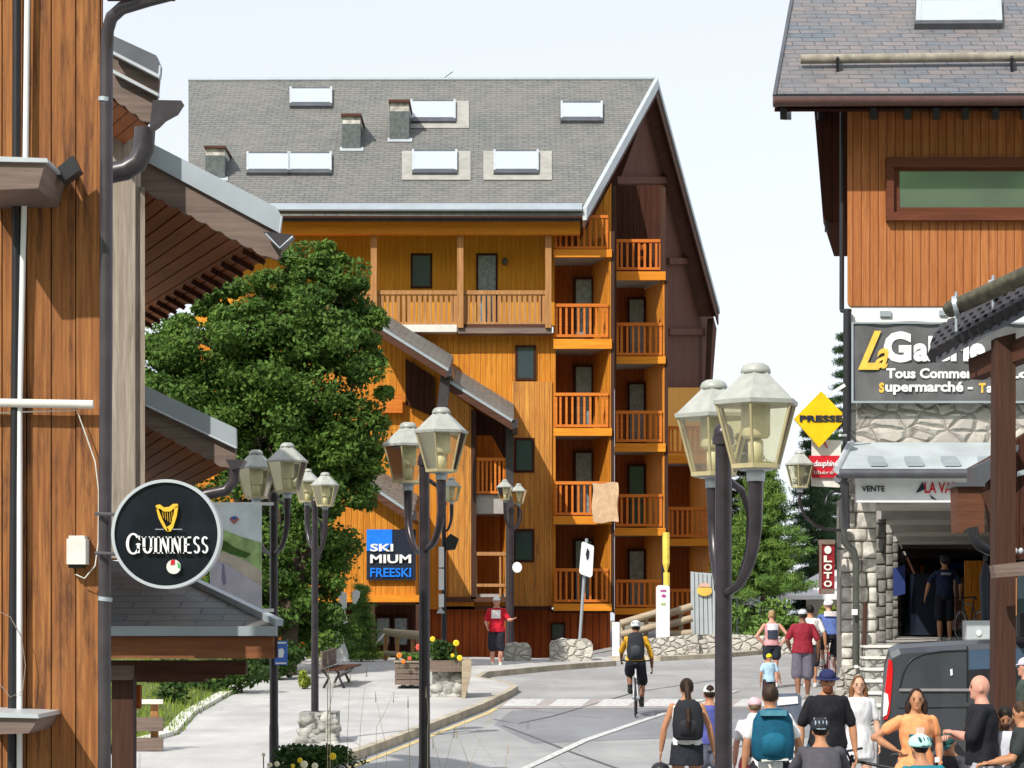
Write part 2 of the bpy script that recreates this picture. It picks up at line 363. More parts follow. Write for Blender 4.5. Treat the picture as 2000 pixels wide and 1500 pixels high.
M['road_d'] = pav('newer_asphalt', (0.25, 0.255, 0.27), 0.12)
M['pave'] = pav('pale_pavement', (0.50, 0.49, 0.475))
M['kerb'] = plain('kerb_stone', (0.42, 0.37, 0.29), 0.85, 0, 0.25, 3)
M['marking'] = plain('road_paint', (0.54, 0.54, 0.53), 0.8, 0, 0.25, 14)
M['seam'] = plain('bitumen_seam', (0.13, 0.13, 0.135), 0.7)
M['ymark'] = plain('yellow_road_paint', (0.62, 0.48, 0.22), 0.7, 0, 0.2, 5)
M['pinkmark'] = plain('reddish_crossing_tarmac', (0.37, 0.33, 0.32), 0.8, 0, 0.1, 5)
# ---------------------------------------------------------------- lettering
def text(s, x0, y0, x1, y1, Z, mat, parent, name='lettering', bold=0.0, depth=0.01, rot=None, shear=0.0):
    cu = bpy.data.curves.new(name, 'FONT'); cu.body = s; cu.size = 1; cu.offset = bold; cu.resolution_u = 3; cu.shear = shear
    o = bpy.data.objects.new(name, cu); sc.collection.objects.link(o)
    bpy.context.view_layer.update()
    me = bpy.data.meshes.new_from_object(o.evaluated_get(bpy.context.evaluated_depsgraph_get()))
    v = np.empty(len(me.vertices) * 3); me.vertices.foreach_get('co', v); v = v.reshape(-1, 3)
    fs = [tuple(p.vertices) for p in me.polygons]
    bpy.data.objects.remove(o); bpy.data.curves.remove(cu); bpy.data.meshes.remove(me)
    if rot == 90: v = np.stack([-v[:, 1], v[:, 0], v[:, 2]], 1)
    if rot == -90: v = np.stack([v[:, 1], -v[:, 0], v[:, 2]], 1)
    lo = v.min(0); hi = v.max(0); n = len(v)
    x = x0 + (v[:, 0] - lo[0]) / max(hi[0] - lo[0], 1e-6) * (x1 - x0)
    y = y1 - (v[:, 1] - lo[1]) / max(hi[1] - lo[1], 1e-6) * (y1 - y0)
    b = MB(); b.add([P(a, c, Z) for a, c in zip(x, y)], fs)
    b.add([P(a, c, Z) + Vector((0, depth * 0.9, 0)) for a, c in zip(x, y)], [tuple(reversed(f)) for f in fs])
    # side walls along border edges
    cnt = {}
    for f in fs:
        for i in range(len(f)):
            e = (f[i], f[(i+1) % len(f)]); cnt[e] = 1
    b.add([], [])
    for (i, j) in cnt:
        if (j, i) not in cnt: b.f.append((j, i, i + n, j + n)); b.m.append(0); b.sm.append(False)
    return b.build(name, mat, parent, recalc=False)
# ================================================================ GROUND
def ground_sheet(name, mat, xs, ys, dz):
    b = MB(); n = len(xs)
    vs = [(x, y, gh(x, y) + dz) for y in ys for x in xs]
    fs = [(j*n+i, j*n+i+1, (j+1)*n+i+1, (j+1)*n+i) for j in range(len(ys)-1) for i in range(n-1)]
    b.add(vs, fs); return tag(b.build(name, mat, base=(0, 0, 0), recalc=False), kind='structure')
def lin(a, b, n): return [a + (b-a)*i/(n-1) for i in range(n)]
ground_sheet('ground', plain('earth', (0.16, 0.15, 0.09), 0.95, 0, 0.2, 0.5), [-900, -300, -80] + lin(-30, 30, 31) + [80, 300, 900], [-260, -90, -20] + lin(0, 100, 51) + [160, 400, 1500], -0.25)
ground_sheet('road', M['road'], [-14] + lin(-10, 26, 37), lin(4, 98, 95), 0.0)
def gpoly(name, px, mat, dz, th=0.0, kind='structure', sub=4, lab=None):
    """polygon given by where it lies on the ground, draped over it"""
    pts = [G(x, y) for x, y in px]
    bm = bmesh.new(); vs = [bm.verts.new(p) for p in pts]; f = bm.faces.new(vs)
    bmesh.ops.triangulate(bm, faces=[f])
    for _ in range(sub):
        es = [e for e in bm.edges if e.calc_length() > 1.5]
        if es:
            bmesh.ops.subdivide_edges(bm, edges=es, cuts=1); bmesh.ops.triangulate(bm, faces=bm.faces)
    for v in bm.verts: v.co.z = gh(v.co.x, v.co.y) + dz
    for f in bm.faces:
        if f.normal.z < 0: f.normal_flip()
    if th:
        ext = bmesh.ops.extrude_edge_only(bm, edges=[e for e in bm.edges if e.is_boundary])
        for v in [g for g in ext['geom'] if isinstance(g, bmesh.types.BMVert)]: v.co.z -= th
        bmesh.ops.recalc_face_normals(bm, faces=bm.faces)
    me = bpy.data.meshes.new(name); bm.to_mesh(me); bm.free(); me.materials.append(mat)
    o = bpy.data.objects.new(name, me); sc.collection.objects.link(o); WL[o.name] = Vector((0, 0, 0))
    return tag(o, kind=kind)
kerb = [(480, 1560), (600, 1512), (730, 1466), (830, 1427), (930, 1388), (985, 1361), (999, 1352), (985, 1344), (925, 1334), (942, 1323), (1060, 1311), (1195, 1301)]
gpoly('pavement', [(150, 1600), (400, 1590)] + kerb + [(1192, 1293), (690, 1287), (600, 1297), (520, 1330), (440, 1375), (380, 1410), (345, 1450), (262, 1475), (200, 1500)], M['pave'], 0.13, 0.2)
gpoly('newer_road_patch', [(1000, 1388), (1080, 1382), (1700, 1382), (1720, 1440), (1330, 1441), (1040, 1452), (965, 1415)], M['road_d'], 0.004)
gpoly('crosswalk_base', [(965, 1384), (1000, 1366), (1720, 1366), (1720, 1381), (1640, 1383)], M['pinkmark'], 0.009)
for i in range(8):
    x = 1000 + i * 90
    gpoly('crosswalk_stripe', [(x, 1366.5), (x+64, 1366.5), (x+46, 1381), (x-20, 1381)], M['marking'], 0.014)
gpoly('centre_line', [(1000, 1510), (1018, 1510), (1150, 1448), (1270, 1406), (1445, 1350), (1435, 1350), (1260, 1404), (1136, 1446)], M['marking'], 0.014)
def strip(px, wdt, mat, dz, name, side=1, th=0.0):
    pts = [G(x, y) for x, y in px]; b = MB(); L = []; Rr = []
    fine = []
    for a, c in zip(pts, pts[1:]):
        k = max(1, int((c-a).length / 1.0)); fine += [a.lerp(c, t / k) for t in range(k)]
    fine.append(pts[-1]); pts = fine
    for i, p in enumerate(pts):
        d = (pts[min(i+1, len(pts)-1)] - pts[max(i-1, 0)]); d.z = 0; d.normalize(); nrm = Vector((d.y, -d.x, 0)) * side
        q = p + nrm * wdt
        L.append(Vector((p.x, p.y, gh(p.x, p.y) + dz))); Rr.append(Vector((q.x, q.y, gh(q.x, q.y) + dz)))
    n = len(L)
    if th:
        dn = Vector((0, 0, -th)); vs = L + Rr + [v + dn for v in L] + [v + dn for v in Rr]
        fs = []
        for i in range(n-1):
            fs += [(i, i+1, n+i+1, n+i), (2*n+i, 2*n+i+1, i+1, i), (n+i, n+i+1, 3*n+i+1, 3*n+i)]
        fs += [(0, n, 3*n, 2*n), (n-1, 2*n-1, 4*n-1, 3*n-1)]
        b.add(vs, fs)
    else: b.add(L + Rr, [(i, i+1, n+i+1, n+i) for i in range(n-1)])
    return tag(b.build(name, mat, base=(0, 0, 0)), kind='structure')
strip(kerb, 0.14, M['kerb'], 0.135, 'kerb', 1, 0.2)
strip([(505, 1568), (625, 1519), (745, 1474), (845, 1434), (945, 1394), (992, 1369)], 0.10, M['ymark'], 0.006, 'yellow_edge_line')
for q, wd in (([(985, 1418), (1040, 1438), (1120, 1470), (1210, 1502)], .05), ([(965, 1405), (1010, 1414), (1075, 1400), (1240, 1352), (1400, 1328)], .04), ([(1500, 1450), (1380, 1470), (1290, 1500)], .05), ([(700, 1380), (860, 1370), (985, 1366)], .02)):
    strip(q, wd, M['seam'], .012 if wd > .02 else .142, 'tar_seam')
strip([(1195, 1290), (1290, 1290), (1400, 1284), (1500, 1275), (1640, 1268)], 0.3, M['kerb'], 0.12, 'far_kerb', 1, 0.2)
# grassy bank on the left and its kerb
def bank():
    b = MB(); pts = [(262, 1476), (345, 1450), (380, 1410), (440, 1375), (520, 1330), (600, 1297), (690, 1287)]
    n = 14; vs = []; e = []
    for a, c in zip(pts, pts[1:]):
        for t in range(n): e.append(G(a[0] + (c[0]-a[0])*t/n, a[1] + (c[1]-a[1])*t/n))
    k = len(e); rows = 10
    for r in range(rows):
        for p in e:
            d = r * 0.9
            vs.append(Vector((p.x - d, p.y + d*0.2, p.z + 0.1 + 0.55*(1 - math.exp(-d*0.35)) + 0.06*random.random())))
    fs = [(r*k+i, r*k+i+1, (r+1)*k+i+1, (r+1)*k+i) for r in range(rows-1) for i in range(k-1)]
    b.add(vs, fs, 0, True)
    o = tag(b.build('grass_bank', plain('bank_soil', (0.10, 0.12, 0.03), 0.95, 0, 0.3, 3), base=(0, 0, 0)), kind='structure')
    g = MB()
    for _ in range(9000):
        i = random.randrange(k-1); r = random.random()**1.5 * (rows-1.01); ri = int(r); t = r - ri
        p = vs[ri*k+i].lerp(vs[(ri+1)*k+i], t) + Vector((random.uniform(-.1, .1), random.uniform(-.15, .15), -0.02))
        a = random.uniform(0, 6.28); h = random.uniform(0.06, 0.2); w_ = 0.016; dx = Vector((math.cos(a), math.sin(a), 0))
        g.add([p - dx*w_, p + dx*w_, p + Vector((random.uniform(-.06, .06), random.uniform(-.06, .06), h))], [(0, 1, 2)])
    tag(g.build('grass', M['grass'], base=(0, 0, 0), recalc=False), kind='stuff')
    strip([(262, 1476), (345, 1451), (380, 1411), (440, 1376), (520, 1331), (600, 1298)], 0.22, M['offwhite'], 0.2, 'bank_kerb', -1, 0.3)
bank()
# wooded hill behind the photographer (seen only in the window reflections)
hb = MB(); hx = lin(-500, 500, 41); hy = lin(-420, -120, 13)
hb.add([(x, y, 175 * (1 - ((y + 420) / 300)) ** 0.7 * (1 + 0.1*math.sin(x*0.02)) + random.uniform(-3, 3) - 3) for y in hy for x in hx],
       [(j*41+i, j*41+i+1, (j+1)*41+i+1, (j+1)*41+i) for j in range(12) for i in range(40)], 0, True)
tag(hb.build('hill', plain('wooded_hillside', (0.12, 0.24, 0.08), 0.9, 0, 0.65, 0.12), base=(0, 0, 0)), kind='structure')

# ================================================================ helper: railings, windows
def railing(mb, x0, x1, yt, yb, Z, n, skew=0, bal=5.5, top=7, mi=0):
    mb.rect(x0, yt, x1, yt + top, Z, 0.12, 0, mi); mb.rect(x0, yb - 5, x1, yb, Z + 0.02, 0.08, 0, mi)
    st = (x1 - x0) / n
    for i in range(n + 1):
        x = x0 + st * i; k = bal * (1.3 if i in (0, n) else 1.0)
        a = min(max(x - k/2, x0), x1 - k)
        mb.rect(a, yt + top, a + k, yb - 5, Z + 0.03, 0.05, 0, mi)
def window(parent, x0, y0, x1, y1, Z, fr=4, name='window', glass='glass', fmat='dkwood', th=0.14, mull=None, panename='pane'):
    w_ = MB()
    w_.rect(x0, y0, x1, y0 + fr, Z - 0.03, th); w_.rect(x0, y1 - fr, x1, y1, Z - 0.03, th)
    w_.rect(x0, y0 + fr, x0 + fr, y1 - fr, Z - 0.03, th); w_.rect(x1 - fr, y0 + fr, x1, y1 - fr, Z - 0.03, th)
    if mull:
        for f in mull:
            xm = x0 + (x1-x0)*f; w_.rect(xm - fr/3, y0 + fr, xm + fr/3, y1 - fr, Z - 0.025, th*0.8)
    o = w_.build(name, M[fmat], parent)
    g = MB(); g.rect(x0 + fr, y0 + fr, x1 - fr, y1 - fr, Z - 0.012, 0.04)
    g.build(panename, M[glass], o); return o

# ================================================================ CENTRAL RESIDENCE
def Zg(x): return 16.45 / (.274 - (x - 1000) / 4500)
def residence():
    t = thing('apartment_building', 'tall orange timber apartment building with a steep grey shingle roof and stacked balconies', 'building', (0, 68, 2.1))
    # gallery wall under the eaves, lower facade, cladding of the base
    b = MB(); b.rect(380, 425, 1083, 636, 69.0, 0.3); b.build('gallery_wall', M['ochre'], t)
    b = MB(); b.rect(380, 650, 1085, 1186, 68.3, 1.8); b.build('facade_wall', M['orange'], t)
    b = MB(); b.rect(1000, 745, 1078, 1188, 68.24, 0.05); b.build('weathered_cladding', M['orange_w'], t)
    b = MB(); b.rect(380, 1190, 1192, 1330, 68.9, 1.5); b.build('base_cladding', M['red_clad'], t)
    b = MB()
    b.rect(380, 1184, 1078, 1191, 68.2, 0.8); b.rect(1078, 1192, 1192, 1197, 68.15, 0.8); b.build('base_ledge', M['dkwood'], t)
    # eave beam, gallery floor, posts
    b = MB(); b.rect(548, 430, 1133, 457, 67.5, 0.3); b.build('eave_beam', M['fascia'], t)
    b = MB(); b.px([(548, 421), (1133, 421), (1133, 431), (548, 431)], 67.3, 0.2); b.build('gutter', M['metal_d'], t)
    b = MB(); b.px([(548, 412), (1133, 412), (1133, 422), (548, 422)], 67.05, 0.05); b.build('eave_board', M['red_clad'], t)
    b = MB(); b.rect(560, 634, 892, 648, 67.75, 1.9); b.build('gallery_floor', M['offwhite'], t); b = MB(); b.rect(894, 640, 1078, 651, 67.8, 1.9); b.build('gallery_floor', M['grey_beam'], t)
    b = MB(); b.rect(894, 633, 1078, 640, 67.85, 0.1); b.build('gallery_edge', M['brown_b'], t)
    for x in (730, 899, 1071):
        b = MB(); b.rect(x - 6, 457, x + 6, 640, 67.7, 0.18); b.build('gallery_post', M['rail_w'], t)
    for x0, x1, n in ((560, 724, 14), (736, 893, 15), (905, 1065, 16)):
        b = MB(); railing(b, x0, x1, 567, 634, 67.85, n, bal=6.5, top=8); b.build('gallery_railing', M['rail_w'], t)
    for a in ((802, 495, 844, 563), (930, 495, 972, 640), (640, 490, 669, 640)):
        window(t, *a, 69.0, 4, glass='glass' if a[0] != 930 else 'curtain')
    for x in (685, 986):
        b = MB(); b.lathe(P(x, 512, 68.9), [(0.05, -0.08), (0.08, 0), (0.06, 0.1), (0.02, 0.14)], 8, smooth=True); b.build('wall_lamp', M['metal_d'], t)
    for a in ((1006, 674, 1047, 743), (1004, 855, 1044, 923), (1002, 1033, 1044, 1098)):
        window(t, *a, 68.25, 5, glass='glass')
    # base openings
    for a in ((1076, 1217, 1104, 1251), (893, 1192, 932, 1301), (868, 1192, 886, 1301)):
        window(t, *a, 68.85, 3, name='door' if a[0] < 1000 else 'window')
    # ---- main roof : front slope and back slope as thick slabs, ridge to eave
    A, B, C, D = P(368, 158, 76), P(1279, 156, 76), P(1138, 410, 67), P(368, 410, 67)
    r = MB(); r.prism([A, B, C, D], (0, 0, -0.18)); rf = r.build('front_roof', M['slate_c'], t)
    E, Fv = P(1401, 606, 86), P(368 + 60, 606, 86)
    r = MB(); r.prism([A + Vector((0, .05, 0)), B + Vector((0, .05, 0)), E, Fv], (0, 0, -0.18)); r.build('back_roof', M['slate_c'], t)
    dn = Vector((0, 0, -.185))
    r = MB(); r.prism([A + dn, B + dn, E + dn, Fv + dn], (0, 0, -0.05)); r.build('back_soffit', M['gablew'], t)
    r = MB(); r.prism([A + dn, B + dn, C + dn, D + dn], (0, 0, -0.05)); r.build('front_soffit', M['dkwood'], t)
    def slope(x, y):                                    # point on the front slope seen at this place
        n = (B - A).cross(D - A); d = P(x, y, 1) - Vector((0, 0, CZ)); o = Vector((0, 0, CZ))
        return o + d * ((A - o).dot(n) / d.dot(n))
    nrm = (B - A).cross(D - A).normalized()
    if nrm.y > 0: nrm = -nrm
    def on(mb, x0, y0, x1, y1, h0, h1, mi=0):
        q = [slope(x, y) + nrm * h0 for x, y in ((x0, y1), (x1, y1), (x1, y0), (x0, y0))]
        mb.prism(q, nrm * (h1 - h0), mi)
    for x0, y0, x1, y1, ap in ((570, 180, 645, 207, 0), (806, 205, 886, 237, 1), (1099, 208, 1173, 236, 0), (486, 307, 564, 338, 0), (566, 307, 644, 338, 0), (809, 303, 889, 338, 1), (968, 303, 1048, 338, 1)):
        if ap:
            b = MB(); on(b, x0 - 24, y0 - 7, x1 + 30, y1 + 14, 0.004, 0.02); b.build('flashing', plain('flashing', (0.34, 0.33, 0.30), 0.7, 0, 0.12, 3), rf)
        fr = MB(); on(fr, x0 - 4, y0 - 4, x1 + 4, y1 + 5, 0.0, 0.10); f = fr.build('skylight', M['metal_d'], rf)
        b = MB(); on(b, x0, y0, x1, y1 - 1, 0.10, 0.125); b.build('skylight_pane', M['skylight'], f)
        for u in ((x0 - 4, x0), (x1, x1 + 4)):
            b = MB(); on(b, u[0], y0 - 4, u[1], y1 + 1, 0.1, 0.13); b.build('skylight_trim', M['metal_l'], f)
    for x, y0, y1, w_ in ((420, 285, 350, 38), (686, 222, 292, 36), (780, 195, 274, 38)):
        q0 = slope(x, y1); s = q0.y / 4500; hw = w_/2 * s; top = (P(x, y0, q0.y) - q0).z
        b = MB()
        b.box((q0.x - hw, q0.y, q0.z - 0.3), (q0.x + hw, q0.y + 1.6, q0.z + top*0.72))
        ch = b.build('chimney', plain('dark_chimney_tiles', (0.10, 0.115, 0.115), 0.7, 0, 0.25, 9), rf)
        b = MB(); b.box((q0.x - hw*0.95, q0.y + 0.05, q0.z + top*0.72), (q0.x + hw*0.95, q0.y + 1.5, q0.z + top*0.93)); b.build('chimney_top', M['block'], rf)
        b = MB(); b.box((q0.x - hw*1.1, q0.y - 0.05, q0.z + top*0.93), (q0.x + hw*1.1, q0.y + 1.65, q0.z + top)); b.build('chimney_cap', M['brown_b'], rf)
        b = MB(); on(b, x - w_/2 - 4, y1 - 3, x + w_/2 + 6, y1 + 4, 0.0, 0.03); b.build('chimney_flashing', M['metal_l'], rf)
    b = MB(); on(b, 368, 400, 1137, 412, 0.0, 0.05); b.build('eave_trim', M['metal'], rf)
    b = MB(); b.tube([A + Vector((0, 0, .03)), B + Vector((0, 0, .03))], 0.07, 6); b.build('ridge_cap', M['metal'], rf)
    b = MB(); a = P(862, 156, 76); b.tube([a, P(868, 150, 76), P(884, 139, 76)], 0.035, 5); b.tube([P(866, 153, 76), P(880, 153, 76)], 0.02, 5); b.build('antenna', M['metal'], rf)
    # verges: pale metal over a wood strip
    vz = Vector((0, 0, 1))
    def verge(p, q, h0, h1, wdt, name, mat, sgn=1):
        m = MB(); e = (q - p).normalized(); out = Vector((.96, -.28, 0)) 
        m.prism([p + vz*h0, q + vz*h0, q + vz*h1, p + vz*h1], out * wdt); m.build(name, mat, t)
    verge(B, C, -0.30, 0.06, 0.12, 'front_verge', M['metal_l'])
    verge(B, C, -0.50, -0.30, 0.07, 'front_verge_board', M['brown_b'])
    verge(B, E, -0.14, 0.05, 0.10, 'back_verge', M['metal'])
    verge(B, E, -0.55, -0.14, 0.05, 'back_verge_board', M['brown_b'])
    b = MB(); b.px([(1383, 622), (1393, 622), (1386, 757), (1378, 757)], 86, 0.3); b.build('corner_board', M['brown'], t)
    # dark gable wall in the shade of the overhang
    gp = [(1278, 170), (1306, 300), (1340, 420), (1397, 640), (1388, 757), (1200, 757), (1200, 380)]
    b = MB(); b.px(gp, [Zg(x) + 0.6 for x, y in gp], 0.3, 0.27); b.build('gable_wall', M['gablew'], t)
    for y in (352, 648, 510):
        x0 = 1200 if y == 352 else 1303; x1 = {352: 1318, 648: 1386, 510: 1362}[y]
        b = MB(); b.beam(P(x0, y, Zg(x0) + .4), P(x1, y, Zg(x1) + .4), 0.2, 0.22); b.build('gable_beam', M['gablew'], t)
    b = MB(); b.px([(1300, 757), (1390, 757), (1386, 1310), (1300, 1310)], [Zg(1300), 86, 86, Zg(1300)], 0.3, 0.27); b.build('end_wall', M['ochre'], t)
    # ---- stacked balcony bays
    def bay(x0, x1, Z, slabs, rails, nb, depth=1.9, head=None, base=1196):
        sk = -0.2; sx = 26
        ytop = head or (slabs[0][0] - 70)
        b = MB()                                        # right cheek wall and back wall
        wp = [P(x1 - 4, ytop, Z), P(x1 - 4, base, Z), P(x1 - 4, base, Z) + Vector((-.46, depth, 0)), P(x1 - 4, ytop, Z) + Vector((-.46, depth, 0))]
        b.prism(wp, (0.08, 0, 0)); b.build('bay_side_wall', M['orange'], t)
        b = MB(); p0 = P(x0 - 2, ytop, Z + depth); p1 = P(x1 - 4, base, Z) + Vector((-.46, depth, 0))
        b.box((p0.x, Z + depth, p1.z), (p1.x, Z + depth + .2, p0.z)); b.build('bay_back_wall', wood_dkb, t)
        b = MB(); b.rect(x1 - 1, ytop, x1 + 6, base, Z - 0.02, 0.14); b.build('bay_post', M['brown'], t)
        for (a, c) in slabs:
            b = MB(); b.rect(x0 - 2, a, x1 + 1, c, Z - 0.12, 0.12); b.build('balcony_fascia', M['fascia'], t)
            b = MB(); b.box((P(x0, 0, Z).x, Z, P(0, c - 2, Z).z), (P(x1 - 4, 0, Z).x, Z + depth, P(0, a + 2, Z).z)); b.build('balcony_floor', M['concrete_d'], t)
        for i, (a, c) in enumerate(rails):
            b = MB(); railing(b, x0, x1 - 6, a, c, Z - 0.08, nb, bal=4.2, top=6); b.build('balcony_railing', M['rail'], t)
        return
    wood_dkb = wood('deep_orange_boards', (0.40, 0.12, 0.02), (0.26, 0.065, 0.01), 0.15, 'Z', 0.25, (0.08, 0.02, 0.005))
    bay(1083, 1194, 68.0, [(487, 502), (662, 681), (836, 851), (1008, 1024), (1179, 1193)], [(420, 486), (593, 658), (767, 834), (940, 1006), (1110, 1176)], 9, head=452)
    bay(1203, 1299, 70.2, [(530, 547), (696, 710), (866, 882), (1031, 1046), (1188, 1200)], [(467, 527), (630, 694), (802, 863), (965, 1028), (1132, 1186)], 8, head=548, base=1215)
    bay(1304, 1388, 73.0, [(888, 905), (1052, 1066)], [(832, 886), (990, 1049), (1150, 1200)], 8, head=905, base=1230)
    for (y0, y1) in ((541, 662), (712, 836), (880, 1008), (1052, 1180)):
        window(t, 1120, y0, 1160, y1, 69.75, 5, name='balcony_door', glass='curtain')
    for (y0, y1) in ((580, 697), (746, 866), (906, 1031), (1072, 1188)):
        window(t, 1225, y0, 1262, y1, 71.95, 5, name='balcony_door', glass='curtain' if y0 < 900 or y0 > 1000 else 'glass')
    # deep shade loggia at the top of the second bay
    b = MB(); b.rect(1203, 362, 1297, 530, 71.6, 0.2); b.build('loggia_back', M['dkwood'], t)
    b = MB(); b.rect(1290, 366, 1300, 548, 70.1, 0.16); b.build('loggia_post', M['brown'], t)
    b = MB(); b.rect(1194, 362, 1204, 760, 69.9, 0.2); b.build('bay_post', M['brown'], t)
    b = MB(); b.px([(1122, 490), (1194, 490), (1194, 358)], 69.4, 0.2); b.build('gable_infill', M['orange'], t)
    # items seen on the balconies: small chair and flower box shapes
    b = MB()
    b.px([(1246, 500), (1262, 500), (1262, 504), (1246, 504)], 70.6, 0.4); b.px([(1246, 478), (1249, 478), (1249, 520), (1246, 520)], 70.9, 0.04); b.px([(1259, 478), (1262, 478), (1262, 520), (1259, 520)], 70.9, 0.04)
    b.px([(1246, 478), (1262, 478), (1262, 488), (1246, 488)], 70.95, 0.03)
    b.px([(1246, 504), (1249, 504), (1249, 524), (1246, 524)], 70.6, 0.04); b.px([(1259, 504), (1262, 504), (1262, 524), (1259, 524)], 70.6, 0.04)
    tag(b.build('balcony_chair', M['rail']), 'small wooden chair behind the topmost balcony railing of the apartment building', 'chair')
    b = MB()
    for i in range(7):
        for j in range(9):
            pass
    xs = lin(1157, 1207, 9); ys = lin(943, 1020, 9)
    vs = [P(x + 1.5*math.sin(y*0.1), y + 2*math.sin(x*0.13), 67.7 + 0.03*math.sin(x*0.5 + y*0.11)) for y in ys for x in xs]
    fs = [(j*9+i, j*9+i+1, (j+1)*9+i+1, (j+1)*9+i) for j in range(8) for i in range(8)]
    b.add(vs, fs, 0, True); b.add([v + Vector((0, .012, 0)) for v in vs], [tuple(reversed(f)) for f in fs], 0, True)
    tag(b.build('hanging_cloth', plain('beige_cloth', (0.62, 0.42, 0.26), 0.8, 0, 0.15, 6), recalc=False), 'beige cloth hung over an orange balcony railing', 'cloth')
residence()

# ================================================================ LOWER CHALET in front of the residence
def chalet():
    t = thing('chalet', 'orange timber annex with two stepped grey roofs in front of the tall apartment building', 'building', (-3, 65, 2.1))
    Z = 64.5
    b = MB(); b.px([(560, 640), (722, 640), (870, 735), (926, 800), (926, 1190), (560, 1190)], Z + .6, 3.0); b.build('wall', M['orange'], t)
    b = MB(); b.px([(876, 762), (926, 800), (926, 1172), (876, 1172)], Z + .5, 0.1); b.build('weathered_wall', M['orange_w'], t)
    b = MB(); b.px([(792, 700), (850, 738), (850, 815), (792, 790)], Z + .52, 0.06); b.build('wall_shade_panel', M['dkwood'], t)  # dark sheet that paints the shade on this stretch of wall
    b = MB(); b.rect(560, 1186, 1000, 1330, Z + .9, 2.5); b.build('base_wall', M['red_clad'], t)
    b = MB(); b.rect(868, 1166, 1002, 1176, Z + .42, 0.5); b.rect(868, 1184, 1002, 1190, Z + .6, 0.4); b.build('ledge', M['brown_b'], t)
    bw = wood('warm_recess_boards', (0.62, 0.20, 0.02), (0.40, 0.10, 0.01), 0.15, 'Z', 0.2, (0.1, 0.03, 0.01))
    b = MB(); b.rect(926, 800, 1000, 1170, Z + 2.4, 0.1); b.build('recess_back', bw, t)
    b = MB(); b.prism([P(976, 900, Z + 2.3), P(976, 1168, Z + 2.3), P(988, 1168, Z + .8), P(988, 900, Z + .8)], (0.06, 0, 0)); b.build('recess_side', M['orange'], t)
    b = MB(); b.px([(926, 800), (1000, 835), (1000, 895), (985, 895), (960, 850), (926, 850)], Z + .8, 0.1); b.build('gable_shadow_board', M['dkwood'], t)  # dark panel standing in for the shade at the recess top
    b = MB(); b.rect(988, 826, 1003, 1300, Z + .4, 0.25); b.build('corner_post', M['pipe'], t)
    b = MB(); b.rect(920, 800, 930, 1170, Z + .42, 0.2); b.build('post', M['brown'], t)
    b = MB(); b.rect(926, 966, 988, 1003, Z + .6, 1.8); b.build('balcony_floor', M['concrete'], t)
    b = MB(); b.rect(926, 1160, 988, 1170, Z + .6, 1.8); b.build('balcony_floor', M['concrete'], t)
    b = MB(); railing(b, 926, 992, 894, 964, Z + .45, 8, bal=4, top=6); b.build('balcony_railing', M['rail'], t)
    b = MB(); b.rect(926, 1078, 990, 1085, Z + .45, .1); b.rect(926, 1140, 990, 1146, Z + .45, .1)
    for x in (928, 975, 986): b.rect(x, 1085, x + 4, 1166, Z + .48, .06)
    b.build('balcony_railing', M['rail_w'], t)
    # roofs: thin slabs running back, seen from the gable
    def roof(p, q, Z, back, th, name, edge):
        a, c = P(*p, Z), P(*q, Z); up = Vector((0, back, back*0.19))
        m = MB(); m.prism([a, c, c + up, a + up], (0, 0, -th)); r = m.build(name, M['slate_c'], t)
        m = MB(); m.beam(a - Vector((0, .03, th*.9)), c - Vector((0, .03, th*.9)), 0.10, 0.22); m.build('verge_board', M['brown_b'], r)
        m = MB(); m.beam(a + Vector((0, -.04, -.02)), c + Vector((0, -.04, -.02)), 0.12, 0.07); m.build('verge_trim', M['metal'], r)
        m = MB(); m.px([(q[0] - 4, q[1] - 2), (q[0] + 8, q[1] - 6), (q[0] + 7, q[1] + 12), (q[0] - 4, q[1] + 14)], Z - .1, 2.5); m.build('gutter_end', M['pipe'], r)
    roof((700, 612), (876, 722), 63.0, 5.0, 0.16, 'upper_roof', 0)
    roof((872, 741), (1004, 823), 63.4, 5.0, 0.16, 'lower_roof', 0)
    b = MB(); b.px([(862, 725), (881, 722), (874, 800), (853, 800)], 63.2, 0.3); b.px([(853, 800), (872, 800), (872, 860), (853, 860)], 63.2, 0.3); b.build('drop_pipe', M['pipe'], t)
    # porch wing with the shop sign
    Zp = 61.5
    b = MB(); b.px([(600, 985), (690, 945), (730, 965), (806, 1015), (812, 1165), (600, 1165)], Zp + .5, 2.0); b.build('porch_gable', M['orange'], t)
    roof((690, 925), (806, 1003), Zp, 5.0, 0.16, 'porch_roof', 0)
    b = MB(); b.rect(600, 1162, 822, 1176, Zp + .35, .3); b.build('porch_beam', M['fascia'], t)
    b = MB(); b.rect(600, 1176, 822, 1320, Zp + 2.6, .2); b.build('porch_back', M['dkwood'], t)
    b = MB(); b.rect(600, 1172, 822, 1180, Zp + .4, 2.2); b.build('porch_ceiling', M['brown_b'], t)
    for x in (722, 812): 
        b = MB(); b.rect(x, 1176, x + 10, 1310, Zp + .4, .2); b.build('porch_post', M['brown'], t)
    for x in (733, 768): window(t, x, 1205, x + 30, 1262, Zp + 2.5, 3, glass='curtain')
    b = MB(); b.rect(735, 768, 786, 806, Z + .3, .1); b.build('balcony_panel', M['rail'], t)
    # sign
    s = thing('shop_sign', 'square navy and blue sign reading SKI MIUM FREESKI on the orange porch gable', 'sign', P(762, 1133, Zp + .3))
    b = MB(); b.rect(716, 1034, 812, 1133, Zp + .35, .1); b.build('sign_panel', M['navy'], s)
    b = MB(); b.px([(716, 1034), (766, 1034), (766, 1060), (752, 1076), (716, 1076)], Zp + .33, .015); b.build('blue_field', M['blue'], s)
    text('SKI', 723, 1062, 768, 1077, Zp + .31, M['white'], s, bold=0.03)
